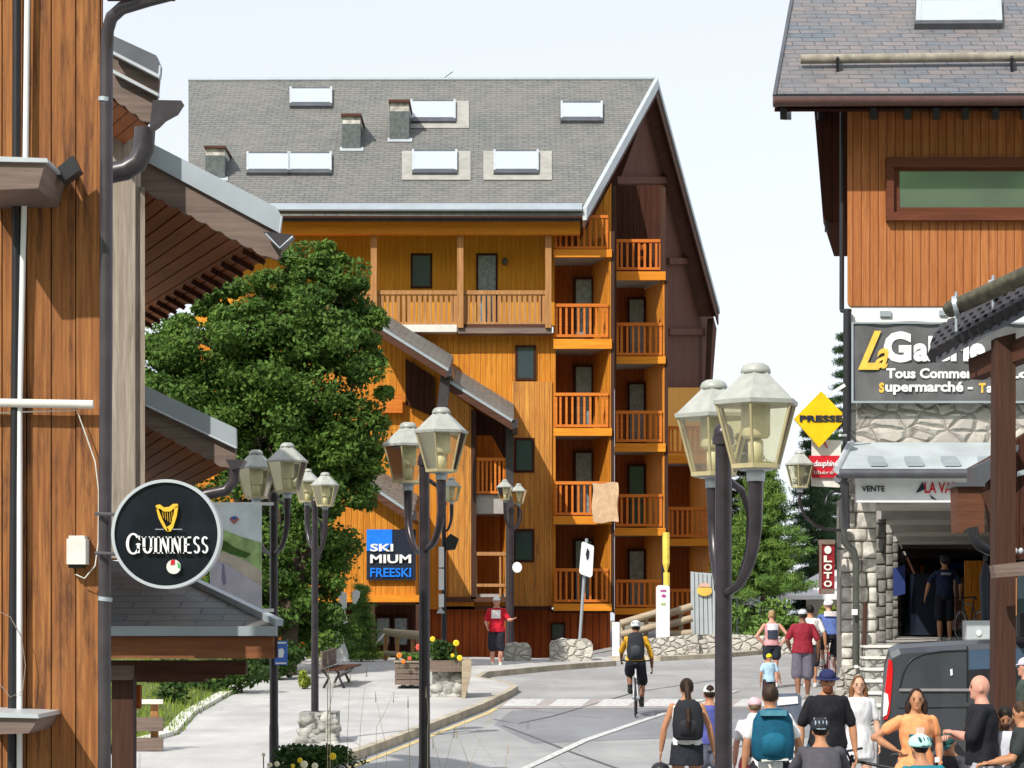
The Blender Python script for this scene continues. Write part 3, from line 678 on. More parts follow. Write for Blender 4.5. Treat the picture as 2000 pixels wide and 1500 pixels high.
    text('MIUM', 723, 1083, 803, 1100, Zp + .31, M['white'], s, bold=0.03)
    text('FREESKI', 723, 1109, 803, 1127, Zp + .31, M['blue'], s, bold=0.02)
chalet()

# ================================================================ RIGHT BUILDING (supermarket arcade)
def rightb():
    t = thing('arcade_building', 'timber and stone building with a slate roof above a stone arcade of shops', 'building', (8, 43, 1.6))
    k = 0.19
    # roof
    a, c = P(1515, 186, 41), P(2300, 184, 41); d = 9.0; up = Vector((k*d, d, .65*d))
    Zr = MB(); Zr.prism([a, c, c + up, a + up], (0, 0, -.16)); rf = Zr.build('roof', M['slate_r'], t)
    n = (c - a).cross(up).normalized(); n = n if n.z > 0 else -n; O = Vector((0, 0, CZ))
    def sl(x, y):
        dd = P(x, y, 1) - O; return O + dd * ((a - O).dot(n) / dd.dot(n))
    b = MB(); b.tube([sl(1562, 132) + n*.16, sl(2100, 126) + n*.16], 0.09, 8); sg = b.build('snow_log', plain('greyed_log', (.30, .27, .22), .8, 0, .25, 5), rf)
    for x in (1635, 1975):
        b = MB(); b.beam(sl(x, 122) + n*.02, sl(x, 140) + n*.1, .05, .3); b.build('log_bracket', M['black'], sg)
    b = MB(); q = [sl(x, y) + n*.0 for x, y in ((1785, 58), (1957, 57), (1955, 6), (1788, 7))]; b.prism(q, n*.12); f = b.build('skylight', M['metal_d'], rf)
    b = MB(); q = [sl(x, y) + n*.12 for x, y in ((1796, 53), (1946, 52), (1944, 13), (1799, 14))]; b.prism(q, n*.02); b.build('skylight_pane', M['skylight'], f)
    for u in (((1787, 54), (1797, 54), (1799, 10), (1789, 10)), ((1945, 54), (1956, 54), (1954, 10), (1944, 10))): b = MB(); b.prism([sl(x, y) + n*.12 for x, y in u], n*.03); b.build('skylight_trim', M['metal_l'], f)
    b = MB(); b.beam(a + Vector((0, 0, -.06)), c + Vector((0, 0, -.06)), .06, .16); b.build('drip_edge', M['black'], rf)
    b = MB(); b.tube([P(1510, 198, 40.85), P(2300, 196, 40.85)], 0.09, 8); b.build('gutter', plain('brown_gutter', (0.085, 0.040, 0.034), 0.4), t)
    b = MB(); b.beam(a + Vector((-.02, 0, -.1)), a + up + Vector((-.02, 0, -.1)), .06, .24); b.build('verge', M['metal_d'], rf)
    b = MB(); b.prism([a + Vector((0, .2, -.2)), c + Vector((0, .2, -.2)), c + up + Vector((0, 0, -.2)), a + up + Vector((0, 0, -.2))], (0, 0, -.05)); b.build('eave_soffit', M['dkwood'], rf)
    for x in (1530, 1706, 1772, 1829, 1886, 1945, 2003):
        b = MB(); p = P(x, 222, 41.2); b.beam(p, p + Vector((.19*1.2, 1.2, .25)), .12, .2); b.build('rafter_tail', M['black'], rf)
    # upper timber storey
    b = MB(); b.px([(1655, 200), (2300, 200), (2300, 598), (1660, 598), (1655, 590)], 42.0, 6, k); b.build('timber_wall', M['rb_wood'], t)
    b = MB(); b.px([(1590, 212), (1655, 212), (1655, 435), (1608, 435)], 43.2, 4, k); b.build('side_balcony', M['dkwood'], t)
    b = MB(); b.rect(1598, 214, 1610, 232, 43.0, .3); b.rect(1612, 430, 1619, 452, 43.1, .1); b.build('bracket', M['black'], t)
    b = MB(); b.tube([P(1645, 215, 42.2), P(1644, 605, 42.2)], .045, 8); b.tube([P(1644, 607, 42.2), P(1660, 607, 41.9)], .04, 8); b.tube([P(1655, 608, 41.9), P(1654, 880, 41.9)], .075, 8)
    b.build('downpipe', M['black'], t)
    # long window in a deep frame
    fm = wood('red_brown_frame', (0.16, 0.045, 0.02), (0.10, 0.03, 0.013), 5, 'X', .3, (.04, .012, .006), groove=0)
    b = MB(); b.rect(1732, 307, 2300, 326, 41.85, .25); b.rect(1732, 414, 2300, 430, 41.85, .25); b.rect(1732, 326, 1746, 414, 41.85, .25)
    b.rect(1746, 326, 2300, 334, 41.95, .25); b.rect(1746, 405, 2300, 414, 41.95, .25); b.rect(1746, 334, 1757, 405, 41.95, .25)
    wf = b.build('window', fm, t)
    b = MB(); b.rect(1757, 334, 2300, 405, 41.97, .02); b.build('pane', M['glass_r'], wf)
    # white band, grey banner, rubble band
    b = MB(); b.rect(1658, 599, 2300, 630, 42.03, 6, k); b.build('white_band', M['white'], t)
    for u in ((1719, 607, 1741, 618), (1835, 606, 1850, 616)):
        b = MB(); b.rect(*u, 41.98, .08); b.build('band_vent', M['metal'], t)
    b = MB(); b.rect(1655, 630, 2300, 960, 42.05, 6, k); b.build('stone_band', M['rubble'], t)
    # banner
    s = thing('shop_banner', 'long grey banner with white shop lettering under the timber storey', 'banner', P(1800, 787, 41.8))
    b = MB(); xs = lin(1663, 2100, 45)
    vs = [P(x, y + (1.5*math.sin(x*0.045) if y < 700 else 0), 41.85 + 0.02*math.sin(x*0.07 + y*.02)) for y in (629, 680, 735, 787) for x in xs]
    fs = [(j*45+i, j*45+i+1, (j+1)*45+i+1, (j+1)*45+i) for j in range(3) for i in range(44)]
    b.add(vs, fs, 0, True); b.add([v + Vector((0, .015, 0)) for v in vs], [tuple(reversed(f)) for f in fs], 0, True); b.build('banner_sheet', M['signgrey'], s, recalc=False)
    b = MB()
    for u in ((1663, 629, 2100, 632), (1663, 783, 2100, 787), (1663, 632, 1667, 783)): b.rect(*u, 41.8, .03)
    b.build('banner_border', M['metal'], s)
    text('L', 1676, 646, 1722, 722, 41.82, M['cream_y'], s, bold=0.02, shear=0.5); text('a', 1708, 680, 1736, 720, 41.815, M['cream_y'], s, bold=0.015, shear=0.4)
    text('G', 1726, 647, 1780, 708, 41.82, M['white'], s, bold=0.05); text('alerie', 1784, 656, 1925, 706, 41.82, M['white'], s, bold=0.045)
    text('Tous Commerces', 1731, 719, 1935, 739, 41.82, M['white'], s, bold=0.035)
    text('S', 1717, 747, 1727, 767, 41.82, M['cream_y'], s, bold=0.05); text('upermarché -', 1729, 745, 1900, 771, 41.82, M['white'], s, bold=0.035)
    text('T', 1912, 748, 1925, 767, 41.82, M['cream_y'], s, bold=0.05); text('abac', 1927, 748, 1980, 767, 41.82, M['white'], s, bold=0.035)
    text('e', 1985, 682, 2012, 708, 41.82, M['white'], s, bold=0.045); text('Loisirs', 1968, 720, 2090, 739, 41.82, M['white'], s, bold=0.035)
    # sheet-metal canopy over the arcade
    cn = thing('canopy', 'white sheet metal canopy over the stone arcade entrance', 'canopy', P(1780, 933, 40.6))
    A, B, C, D = P(1662, 864, 42.0), P(2200, 864, 42.0), P(2200, 917, 40.2), P(1634, 917, 40.2)
    b = MB(); b.prism([A, B, C, D], (0, 0, -.08)); b.build('sheet_roof', M['canopy'], cn)
    b = MB()
    for i in range(8):
        x = 1690 + i*71; q = [A.lerp(D, f) for f in (.72, .9)]
        for f0, f1 in ((.70, .92),):
            p0 = Vector((P(x, 0, 41).x, 0, 0)); p1 = Vector((P(x + 30, 0, 41).x, 0, 0))
            def at(X, f): v = A.lerp(D, f); return Vector((X, v.y, v.z + .02))
            b.prism([at(p0.x, f1), at(p1.x, f1), at(p1.x, f0), at(p0.x, f0)], (0, 0, .07))
    b.build('snow_stops', M['metal'], cn)
    b = MB(); b.tube([A, D], .07, 6); b.build('canopy_edge', M['metal_l'], cn)
    b = MB(); b.tube([P(1640, 925, 40.1), P(2200, 925, 40.1)], .085, 8); b.build('canopy_gutter', M['metal_d'], cn)
    # white fascia sign
    s = thing('fascia_sign', 'long white shop fascia reading VENTE with a dark and red mark below the metal canopy', 'sign', P(1800, 981, 41.0))
    b = MB(); b.rect(1673, 934, 2050, 981, 40.4, .15); b.build('fascia_panel', M['white'], s)
    text('VENTE', 1683, 949, 1728, 960, 40.38, M['navy'], s, bold=0.02); text('LA VAR', 1806, 942, 1872, 963, 40.38, M['red'], s, bold=0.02)
    b = MB(); b.px([(1789, 963), (1802, 941), (1807, 955), (1799, 959)], 40.38, .02); b.px([(1816, 966), (1829, 976), (1820, 974)], 40.38, .02); b.build('bird_mark', M['navy'], s)
    # deck, arcade ceiling with beams, stone pillars, back and side walls, added light-blocking wall
    kk = 0.186
    dz = 2.8
    X0 = P(1643, 0, 42).x
    b = MB(); b.prism([Vector((X0 + .55, 41.3, dz)), Vector((13, 41.3, dz)), Vector((21, 84, dz)), Vector((X0 + 8.4, 84, dz))], (0, 0, -1.6)); b.build('deck', M['concrete'], t)
    zc = P(0, 983, 42).z
    b = MB(); b.prism([Vector((P(1713, 0, 42).x - .2, 42, zc + .35)), Vector((14, 42, zc + .35)), Vector((22, 84, zc + .35)), Vector((P(1713, 0, 42).x + 7.7, 84, zc + .35))], (0, 0, .2)); b.build('arcade_ceiling', M['ceil'], t)
    Zs = [42.3, 48.9, 56.0, 62.5, 69, 76, 83]
    for Zq in Zs:
        x = P(1713, 0, 42).x + kk*(Zq - 42)
        b = MB(); b.box((x - .1, Zq, zc), (x + 9, Zq + 2.6, zc + .34)); b.build('ceiling_beam', M['ceil'], t)
    b = MB(); b.rect(1680, 962, 2100, 985, 42.2, .3); b.build('lintel', M['concrete'], t)
    def blocks(x0, x1, z0, z1, Y, seed, dp=.3):
        rr = random.Random(seed); m = MB(); z = z0
        while z < z1:
            h = min(rr.uniform(.2, .33), z1 - z + .02); x = x0
            while x < x1 - .05:
                w_ = rr.uniform(.2, .5); 
                if x + w_ > x1 - .15: w_ = x1 - x
                m.ell((x + w_/2, Y, z + h/2), w_*.85, dp*.6, h*.82, 12, 8)
                vv = m.v[-(9*12):]
                cx, cz = x + w_/2, z + h/2
                for i, p in enumerate(vv):
                    px_ = max(-w_/2 + .012, min(w_/2 - .012, p[0] - cx)); pz = max(-h/2 + .012, min(h/2 - .012, p[2] - cz)); py = max(-.10 - .03*rr.random(), min(.10, p[1] - Y))
                    m.v[len(m.v) - 108 + i] = (cx + px_, Y + py + rr.uniform(-.004, .004), cz + pz)
                x += w_
            z += h
        return m
    p0, p1 = P(1643, 975, 41.8), P(1713, 975, 41.8)
    pl = blocks(p0.x, p1.x, 1.5, p0.z, 41.9, 3).build('stone_pillar', M['block'], t)
    b = MB(); b.box((p0.x + .01, 41.82, 1.4), (p1.x - .01, 42.45, p0.z)); b.build('pillar_core', M['mortar'], pl)
    for i, Zq in enumerate(Zs[1:6]):
        x = P(1713, 0, 42).x + kk*(Zq - 42)
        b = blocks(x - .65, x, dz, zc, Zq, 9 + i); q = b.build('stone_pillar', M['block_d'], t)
        b = MB(); b.box((x - .64, Zq - .05, dz), (x - .01, Zq + .55, zc)); b.build('pillar_core', M['mortar'], q)
    b = MB(); b.prism([Vector((X0 + 4.8, 66, dz)), Vector((X0 + 8.1, 84, dz)), Vector((X0 + 8.1, 84, zc + .5)), Vector((X0 + 4.8, 66, zc + .5))], (.1, 0, 0)); b.build('light_block_wall', M['darkstone'], t)  # added wall closing the open side, holds sunlight out of the far bays
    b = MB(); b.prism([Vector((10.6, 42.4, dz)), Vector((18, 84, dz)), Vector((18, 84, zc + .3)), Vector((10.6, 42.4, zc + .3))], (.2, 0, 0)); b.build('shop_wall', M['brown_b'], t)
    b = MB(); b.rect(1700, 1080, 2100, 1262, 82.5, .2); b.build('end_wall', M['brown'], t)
    b = MB(); b.rect(1790, 1120, 1842, 1240, 66, 2.0); b.build('dark_display', M['navy'], t)
    b = MB(); b.rect(1866, 1128, 1884, 1230, 58, .6); b.build('display_rack', M['brown_b'], t)
    b = MB(); b.px([(1885, 1095), (1926, 1095), (1926, 1215), (1885, 1215)], 62, .1); b.build('orange_door', M['orange'], t)
    b = MB(); b.px([(1797, 1104), (1804, 1104), (1806, 1146), (1801, 1146)], 70, .1); b.build('orange_sign_strip', plain('orange_strip', (.8, .3, .06)), t)
    b = MB(); b.px([(1745, 1110), (1768, 1104), (1768, 1160), (1745, 1165)], 58, .1); b.build('blue_poster', plain('blue_poster', (.02, .04, .16)), t)
    b = MB(); b.rect(1855, 1100, 1885, 1112, 72, .1); b.build('blue_board', M['blue'], t)
    # steps up to the deck
    for i in range(7):
        y0 = G(1700, 1500).y
        Y = 38.2 + i*.45; z = 1.45 + (i+1)*.193
        b = MB(); xl = P(1690, 0, Y).x; b.box((xl, Y, z - .6), (xl + 3.2, Y + .55, z)); st = b.build('step', M['darkstone'], t)
        b = MB(); b.box((xl - .02, Y - .03, z), (xl + 3.2, Y + .5, z + .04)); b.build('step_edge', M['offwhite'], st)
    b = MB(); b.tube([P(1645, 1010, 41.5), P(1650, 1060, 41.5), P(1668, 1078, 41.5), P(1672, 1100, 41.5), P(1672, 1340, 41.5)], .065, 8); b.build('lower_downpipe', plain('grey_green_pipe', (.07, .075, .065), .45), t)
    b = MB(); b.tube([P(1636, 935, 40.3), P(1650, 945, 40.6), P(1652, 1030, 41.2)], .075, 8); b.build('gutter_outlet', M['metal_d'], t)
    b = MB(); b.px([(1632, 1350), (1650, 1300), (1692, 1300), (1692, 1420), (1632, 1420)], 41.4, .4); b.build('plinth', M['smallstone'], t)
    b = MB(); b.rect(1664, 1190, 1675, 1201, 41.3, .05); b.rect(1669, 1299, 1676, 1305, 41.3, .05); b.build('pipe_sticker', M['white'], t)
    b = MB(); b.tube([P(1690, 1175, 41.2), P(1686, 1340, 41.2)], .04, 6); b.build('thin_post', M['brown'], t)
rightb()
# ================================================================ NEAR TIMBER HOUSE (left edge)
def near_house():
    t = thing('timber_house', 'brown stained timber house wall with vertical planks at the left edge', 'building', P(100, 1900, 16))
    rr = random.Random(5); b = MB(); x = -140
    while x < 198:
        w_ = 48; x1 = min(x + w_, 200)
        b.rect(x + 1.2, -260, x1 - 1.2, 1760, 16 + rr.uniform(0, .008), .05); x = x1
    b.build('plank_wall', M['near'], t)
    b = MB(); b.rect(-160, -260, 198, 1760, 16.07, 3.0, -.5); b.build('wall_core', plain('wall_gap', (.03, .012, .006), .9), t)
    b = MB(); b.tube([P(33, -60, 15.93), P(31, 600, 15.93), P(22, 1560, 15.93)], .03, 6); b.build('cable', M['black'], t)
    b = MB(); b.tube([P(54, -60, 15.93), P(50, 300, 15.93), P(45, 480, 15.93), P(38, 800, 15.93), P(38, 1560, 15.93)], .021, 8); b.build('conduit', M['white'], t)
    b = MB(); b.tube([P(-40, 786, 15.9), P(182, 790, 15.9)], .03, 8); b.build('pipe', M['offwhite'], t)
    b = MB(); b.tube([P(-40, 808, 15.93), P(60, 804, 15.93), P(150, 801, 15.93), P(168, 850, 15.93), P(186, 902, 15.93), P(193, 960, 15.93), P(192, 1060, 15.93), P(186, 1105, 15.93), P(165, 1130, 15.9), P(148, 1122, 15.9)], .005, 5); b.build('thin_wire', M['offwhite'], t)
    b = MB(); b.tube([P(-10, 1190, 15.9), P(20, 1205, 15.9), P(42, 1245, 15.9), P(50, 1300, 15.9), P(44, 1350, 15.9), P(20, 1362, 15.9), P(-5, 1330, 15.9)], .003, 5); b.build('thin_wire', M['grey_wood'], t)
    for y0, y1, xe in ((312, 372, 90), (1398, 1436, 72)):
        b = MB(); b.px([(-60, y0), (xe, y0 + 4), (xe - 6, y0 + 20), (xe - 16, y1 - 4), (-60, y1)], 15.3, .7); e = b.build('beam_end', M['grey_beam'], t)
        b = MB(); b.px([(-60, y0 - 9), (xe + 2, y0 - 3), (xe + 4, y0 + 5), (-60, y0 + 2)], 15.27, .76); b.build('beam_cap', M['metal_l'], e)
    # big drainpipe and its swan neck to the gutter
    pts = [P(204, 1600, 15.8), P(204, 1200, 15.8), P(207, 700, 15.8), P(208, 110, 15.8), P(210, 60, 15.8), P(218, 34, 15.75), P(238, 16, 15.7), P(290, 0, 15.6), P(360, -18, 15.5), P(420, -36, 15.4)]
    b = MB(); b.tube(pts, .045, 12); p = b.build('drainpipe', M['pipe'], t)
    for y in (195, 1170):
        b = MB(); b.tube([P(205, y + 4, 15.8), P(206, y - 4, 15.8)], .05, 12); b.build('pipe_collar', M['metal'], p)
    b = MB(); b.box(P(196, -20, 16) + Vector((0, -.6, .0)), P(330, -20, 16) + Vector((0, .3, .2))); b.build('eave', M['brown_b'], t)
    s = thing('junction_box', 'white plastic junction box on the brown plank wall', 'junction box', P(149, 1104, 15.95))
    b = MB(); b.rect(130, 1052, 167, 1102, 15.86, .14); b.rect(134, 1046, 165, 1054, 15.88, .12); b.build('cover', M['offwhite'], s)
    b = MB(); b.rect(133, 1102, 162, 1109, 15.9, .08); b.build('gland', M['black'], s)
    s = thing('floodlight', 'small black floodlight tilted on the brown plank wall', 'floodlight', P(130, 350, 15.9))
    b = MB(); b.px([(106, 332), (142, 303), (156, 332), (122, 356)], 15.7, .14); b.build('housing', M['black'], s)
    b = MB(); b.beam(P(132, 340, 15.84), P(150, 345, 16.0), .03, .05); b.build('bracket', M['black'], s)
near_house()

def disc(cx, cy, r, Z, th, n=64):
    m = MB(); m.px([(cx + r*math.cos(2*math.pi*i/n), cy + r*math.sin(2*math.pi*i/n)) for i in range(n)], Z, th); return m
def pub_sign():
    s = thing('pub_sign', 'round black pub sign with a gold harp and white GUINNESS lettering', 'sign', P(324, 1152, 15.5))
    gl = M_gb = N('glossy_black_sign'); gl.done(gl.mix(gl.ramp(gl.noise(gl.obj(), 3), .4, .7), (.006, .008, .013), (.012, .016, .024)), .3, .35)
    cx, cy = 324, 1043
    disc(cx, cy, 102, 15.50, .12).build('face', gl.mat, s)
    m = MB(); n = 72; o_, i_ = 107, 101
    vs = []; 
    for r, dy in ((o_, 0), (i_, 0), (i_, .14), (o_, .14)):
        for k in range(n): vs.append(P(cx + r*math.cos(2*math.pi*k/n), cy + r*math.sin(2*math.pi*k/n), 15.48) + Vector((0, dy, 0)))
    fs = [(a*n+k, a*n+(k+1) % n, ((a+1) % 4)*n+(k+1) % n, ((a+1) % 4)*n+k) for a in range(4) for k in range(n)]
    m.add(vs, fs, 0, False); m.build('rim', M['metal_l'], s)
    for y in (1003, 1080):
        m = MB(); m.tube([P(188, y, 15.75), P(226, y + 2, 15.55)], .014, 6); m.build('bracket', M['metal_d'], s)
    Z = 15.47
    # harp: neck, sound board, pillar, with the body open between them
    m = MB()
    neck = [(304, 987), (312, 985), (320, 991), (330, 990), (338, 984), (347, 984), (348, 990), (340, 993), (332, 999), (320, 999), (312, 993), (305, 996)]
    back = [(304, 990), (310, 996), (316, 1012), (324, 1028), (331, 1036), (326, 1038), (319, 1030), (310, 1013)]
    pil = [(348, 988), (345, 1008), (338, 1030), (333, 1038), (327, 1038), (325, 1030), (334, 1024), (339, 1005), (341, 991)]
    for q in (neck, back, pil): m.px(q, Z, .02)
    m.build('harp', M['gold'], s)
    m = MB()
    for i in range(5): x = 317 + i*4.5; m.px([(x, 999), (x + .9, 999), (x + 2.5, 1012 + i*3), (x + 1.6, 1012 + i*3)], Z + .005, .01)
    m.build('harp_strings', M['gold'], s)
    # condensed serif capitals drawn as strokes
    L = MB(); h0, h1 = 1045, 1081
    def serif(x, y, w_): L.px([(x - w_, y), (x + w_, y), (x + w_*.5, y - 3 if y > 1060 else y + 3), (x - w_*.5, y - 3 if y > 1060 else y + 3)], Z, .015)
    def stem(x, a=None, b=None, w_=2.6, s1=True, s2=True):
        a = h0 if a is None else a; b = h1 if b is None else b
        L.px([(x - w_, a), (x + w_, a), (x + w_, b), (x - w_, b)], Z, .015)
        if s1: serif(x, a, 5.2)
        if s2: serif(x, b, 5.2)
    def arc(cx, cy, rx, ry, a0, a1, w0=4.5, w1=2, n=18):
        pts = []; 
        for i in range(n+1):
            a = R(a0 + (a1-a0)*i/n); w_ = w1 + (w0-w1)*abs(math.cos(a)); pts.append((cx + (rx)*math.cos(a), cy - (ry)*math.sin(a), cx + (rx-w_)*math.cos(a), cy - (ry-w_)*math.sin(a)))
        for p, q in zip(pts, pts[1:]): L.px([(p[0], p[1]), (q[0], q[1]), (q[2], q[3]), (p[2], p[3])], Z, .015)
    arc(260, 1062, 14, 21, 42, 330, 5.5, 3); stem(270, 1064, 1080, 2.6, True, False); L.px([(271, 1046), (273, 1046), (273, 1056), (270, 1052)], Z, .015)
    stem(281, h0 + 3, 1070, 2.6, True, False); stem(295, h0 + 3, 1070, 1.8, True, False); arc(288, 1068, 9.5, 13, 180, 360, 5, 3)
    stem(304, h0 + 3)
    for x in (314, 337):
        stem(x, h0 + 3, h1, 1.8); stem(x + 14, h0 + 3, h1, 1.8, True, False); L.px([(x - 2, h0 + 3), (x + 4, h0 + 3), (x + 16, h1), (x + 11, h1)], Z, .015)
    stem(362, h0 + 3)
    for y, e in ((h0 + 3, 373), (1062, 370), (h1 - 3, 374)): L.px([(362, y), (e, y), (e, y + 3), (362, y + 3)], Z, .015)
    for x in (385, 401):
        arc(x - 1, 1056, 6.5, 8.5, 30, 270, 4, 3); arc(x - 1, 1072, 6.5, 8.8, -150, 90, 4, 3)
    L.build('lettering', M['white'], s)
    # small round badge, thin strap line
    disc(339, 1107, 14, Z, .015, 24).build('badge', M['offwhite'], s)
    m = MB(); m.px([(334, 1094), (341, 1093), (341, 1102), (333, 1103)], Z - .006, .01); m.build('badge_red', M['red'], s)
    m = MB(); m.px([(346, 1097), (351, 1102), (352, 1110), (347, 1108)], Z - .006, .01); m.build('badge_green', plain('green_badge', (.05, .35, .12)), s)
    m = MB(); m.rect(303, 1033, 320, 1034.5, Z, .01); m.rect(337, 1033, 356, 1034.5, Z, .01); m.build('strap_line', M['metal'], s)
pub_sign()

# ================================================================ WEATHERED CHALET behind it, three verges one above the other
def verge_roof(t, Z, met, fas, sof, nb, zb, topmat='metal', teeth=False, slab=0.1):
    """met/fas: outlines of the metal flashing and of the scalloped board; sof: (verge top, eave front, eave back) of the boarded soffit"""
    b = MB(); b.px(met, Z - .05, .12); r = b.build('roof_flashing', M[topmat], t)
    b = MB()                                              # rolled bright lower lip of the flashing
    n = len(met)//2; b.tube([P(x, y, Z - .06) for x, y in met[n:]][:2], .012, 5); b.build('flashing_lip', M['metal_l'], r)
    b = MB(); b.px(fas, Z, .08); b.build('scalloped_board', M['grey_beam'], t)
    A, B = P(*sof[0], Z + .1), P(*sof[1], Z + .1); C = P(*sof[2], zb); D = A + (C - B)
    b = MB(); b.prism([A, B, C, D], (0, 0, .03)); s = b.build('soffit_backing', M['dkwood'], t)
    b = MB()
    for i in range(nb):
        f0, f1 = (i + .05)/nb, (i + .93)/nb
        b.prism([A.lerp(B, f0), A.lerp(B, f1), D.lerp(C, f1), D.lerp(C, f0)], (0, 0, -.025))
    b.build('soffit_boards', M['soffit'], s)
    b = MB(); up = Vector((0, 0, slab)); b.prism([A + up, B + up, C + up, D + up], (0, 0, .1)); b.build('roof_deck', M['metal'], t)
    if teeth:
        for i in range(13):
            b = MB(); p = B.lerp(C, (i + .3)/13); b.beam(p + Vector((0, 0, -.05)), p + (A - B).normalized()*.25 + Vector((0, 0, -.05)), .05, .05)
            b.build('rafter_tail', M['dkwood'], t)
def weathered():
    t = thing('weathered_chalet', 'grey weathered chalet corner with three boarded overhanging roofs behind the near plank wall', 'building', P(230, 1300, 23))
    b = MB(); b.rect(214, 150, 264, 1090, 22.3, .35); b.build('corner_post', M['grey_wood'], t)
    b = MB(); b.rect(265, 365, 283, 1090, 22.36, .6, -.3); b.build('corner_board', M['grey_wood'], t)
    b = MB(); b.rect(60, 150, 262, 1090, 22.7, 4, -.4); b.build('wall', M['near'], t)
    scal = lambda pts, amp=3: [(x + 0, y + amp*math.sin(i*2.1)) for i, (x, y) in enumerate(pts)]
    def lower(p, q, n, amp): return [(p[0] + (q[0]-p[0])*i/n, p[1] + (q[1]-p[1])*i/n + amp*abs(math.sin(i*math.pi/3))) for i in range(n+1)]
    # middle (largest)
    verge_roof(t, 22.9, [(225, 245), (281, 272), (539, 404), (550, 422), (546, 455), (277, 311), (225, 285)],
        [(222, 285), (277, 311), (546, 455), (549, 500), (540, 507)] + lower((520, 500), (285, 372), 24, 5) + [(222, 345)],
        [(260, 352), (524, 500), (286, 636)], 11, 28.4, teeth=True)
    b = MB(); b.px([(514, 452), (572, 458), (548, 486), (541, 480)], 22.6, .25); b.build('gutter_end', M['pipe'], t)
    b = MB(); b.tube([P(518, 456, 22.58), P(546, 485, 22.58), P(572, 462, 22.58)], .012, 5); b.build('gutter_rim', M['metal'], t)
    # lower
    verge_roof(t, 23.2, [(270, 745), (281, 752), (460, 836), (461, 875), (281, 790), (270, 784)],
        [(270, 786), (281, 792), (460, 877), (460, 900), (447, 915)] + lower((440, 912), (283, 828), 18, 5) + [(270, 822)],
        [(262, 812), (446, 912), (300, 985)], 9, 28.0)
    b = MB(); b.px([(440, 897), (477, 898), (470, 912), (452, 918)], 23.0, .25); b.build('gutter_end', M['pipe'], t)
    b = MB(); b.tube([P(458, 912, 23.1), P(456, 940, 23.1), P(440, 958, 23.1), P(400, 966, 23.1), P(340, 972, 23.2)], .055, 8); b.build('gutter_pipe', M['pipe'], t)
    # upper, cut off by the drainpipe
    verge_roof(t, 20.5, [(150, 35), (218, 68), (305, 108), (313, 128), (311, 150), (218, 102), (150, 70)],
        [(150, 75), (218, 106), (311, 153), (308, 186), (296, 240)] + lower((286, 238), (222, 190), 9, 5) + [(150, 150)],
        [(190, 172), (292, 240), (215, 300)], 5, 23.5, 'metal_d')
    b = MB(); b.px([(218, 98), (311, 146), (310, 152), (218, 104)], 20.35, .1); b.px([(218, 134), (309, 182), (309, 188), (218, 141)], 20.4, .08); b.build('verge_trim', M['metal_l'], t)
    b = MB(); b.px([(298, 195), (354, 196), (342, 215), (318, 228), (306, 240), (292, 250)], 20.3, .2); b.build('gutter_end', M['pipe'], t)
    b = MB(); b.tube([P(283, 250, 20.6), P(281, 290, 20.6), P(268, 318, 20.6), P(245, 332, 20.6), P(215, 338, 20.6)], .095, 10); b.build('gutter_pipe', M['pipe'], t)
weathered()

def shelter():
    t = thing('shelter', 'open timber shelter with a low dark slate roof beside the near plank house', 'shelter', P(250, 1500, 24))
    A, B, C, D = P(120, 1085, 26.2), P(300, 1103, 26.2), P(536, 1222, 23.6), P(120, 1222, 23.6)
    b = MB(); b.prism([A, B, C, D], (0, 0, -.08)); r = b.build('slate_roof', M['slate_l'], t)
    b = MB(); b.prism([B, C, P(536, 1222, 27.5), P(420, 1150, 27.5)], (0, 0, -.08)); b.build('side_roof', M['slate_l'], t)
    b = MB(); b.beam(B + Vector((0, 0, .03)), C + Vector((.05, 0, .03)), .09, .07); b.build('hip_trim', M['metal'], r)
    b = MB(); b.rect(120, 1223, 540, 1242, 23.5, .08); b.build('eave_trim', M['metal'], r)
    b = MB(); b.rect(120, 1243, 534, 1286, 23.6, .15); b.build('front_beam', M['warm_b'], t)
    b = MB(); b.beam(P(528, 1264, 23.7), P(528, 1264, 27.2), .15, .22); b.build('side_beam', M['brown_b'], t)
    for i, Z in enumerate((24.6, 25.4, 26.2)):
        b = MB(); b.rect(120, 1290 + i*6, 480 - i*40, 1318 + i*7, Z, .15); b.build('cross_beam', M['brown_b'], t)
    b = MB(); b.rect(120, 1300, 256, 1328, 23.9, .2); b.build('bracket_beam', M['grey_beam'], t)
    b = MB(); b.rect(218, 1326, 260, 1560, 24.0, .22); b.build('post', M['brown'], t)
    b = MB(); b.rect(262, 1338, 274, 1384, 24.3, .1); b.build('hanging_board', M['red_clad'], t)
    b = MB(); b.prism([P(120, 1244, 23.8), P(525, 1244, 23.8), P(500, 1244, 27.4), P(120, 1244, 27.4)], (0, 0, .03)); b.build('ceiling', M['brown_b'], t)
    f = thing('wooden_fence', 'short reddish wooden fence with three rails behind the shelter post', 'fence', P(300, 1470, 33.5))
    for x in (300,):
        b = MB(); b.rect(x - 6, 1376, x + 8, 1480, 33.6, .1); b.build('post', M['rail_w'], f)
    for y0, y1, m in ((1366, 1375, 'offwhite'), (1401, 1428, 'grey_beam'), (1441, 1466, 'grey_beam')):
        b = MB(); b.rect(225, y0, 318, y1, 33.5, .06); b.build('rail', M[m], f)
shelter()
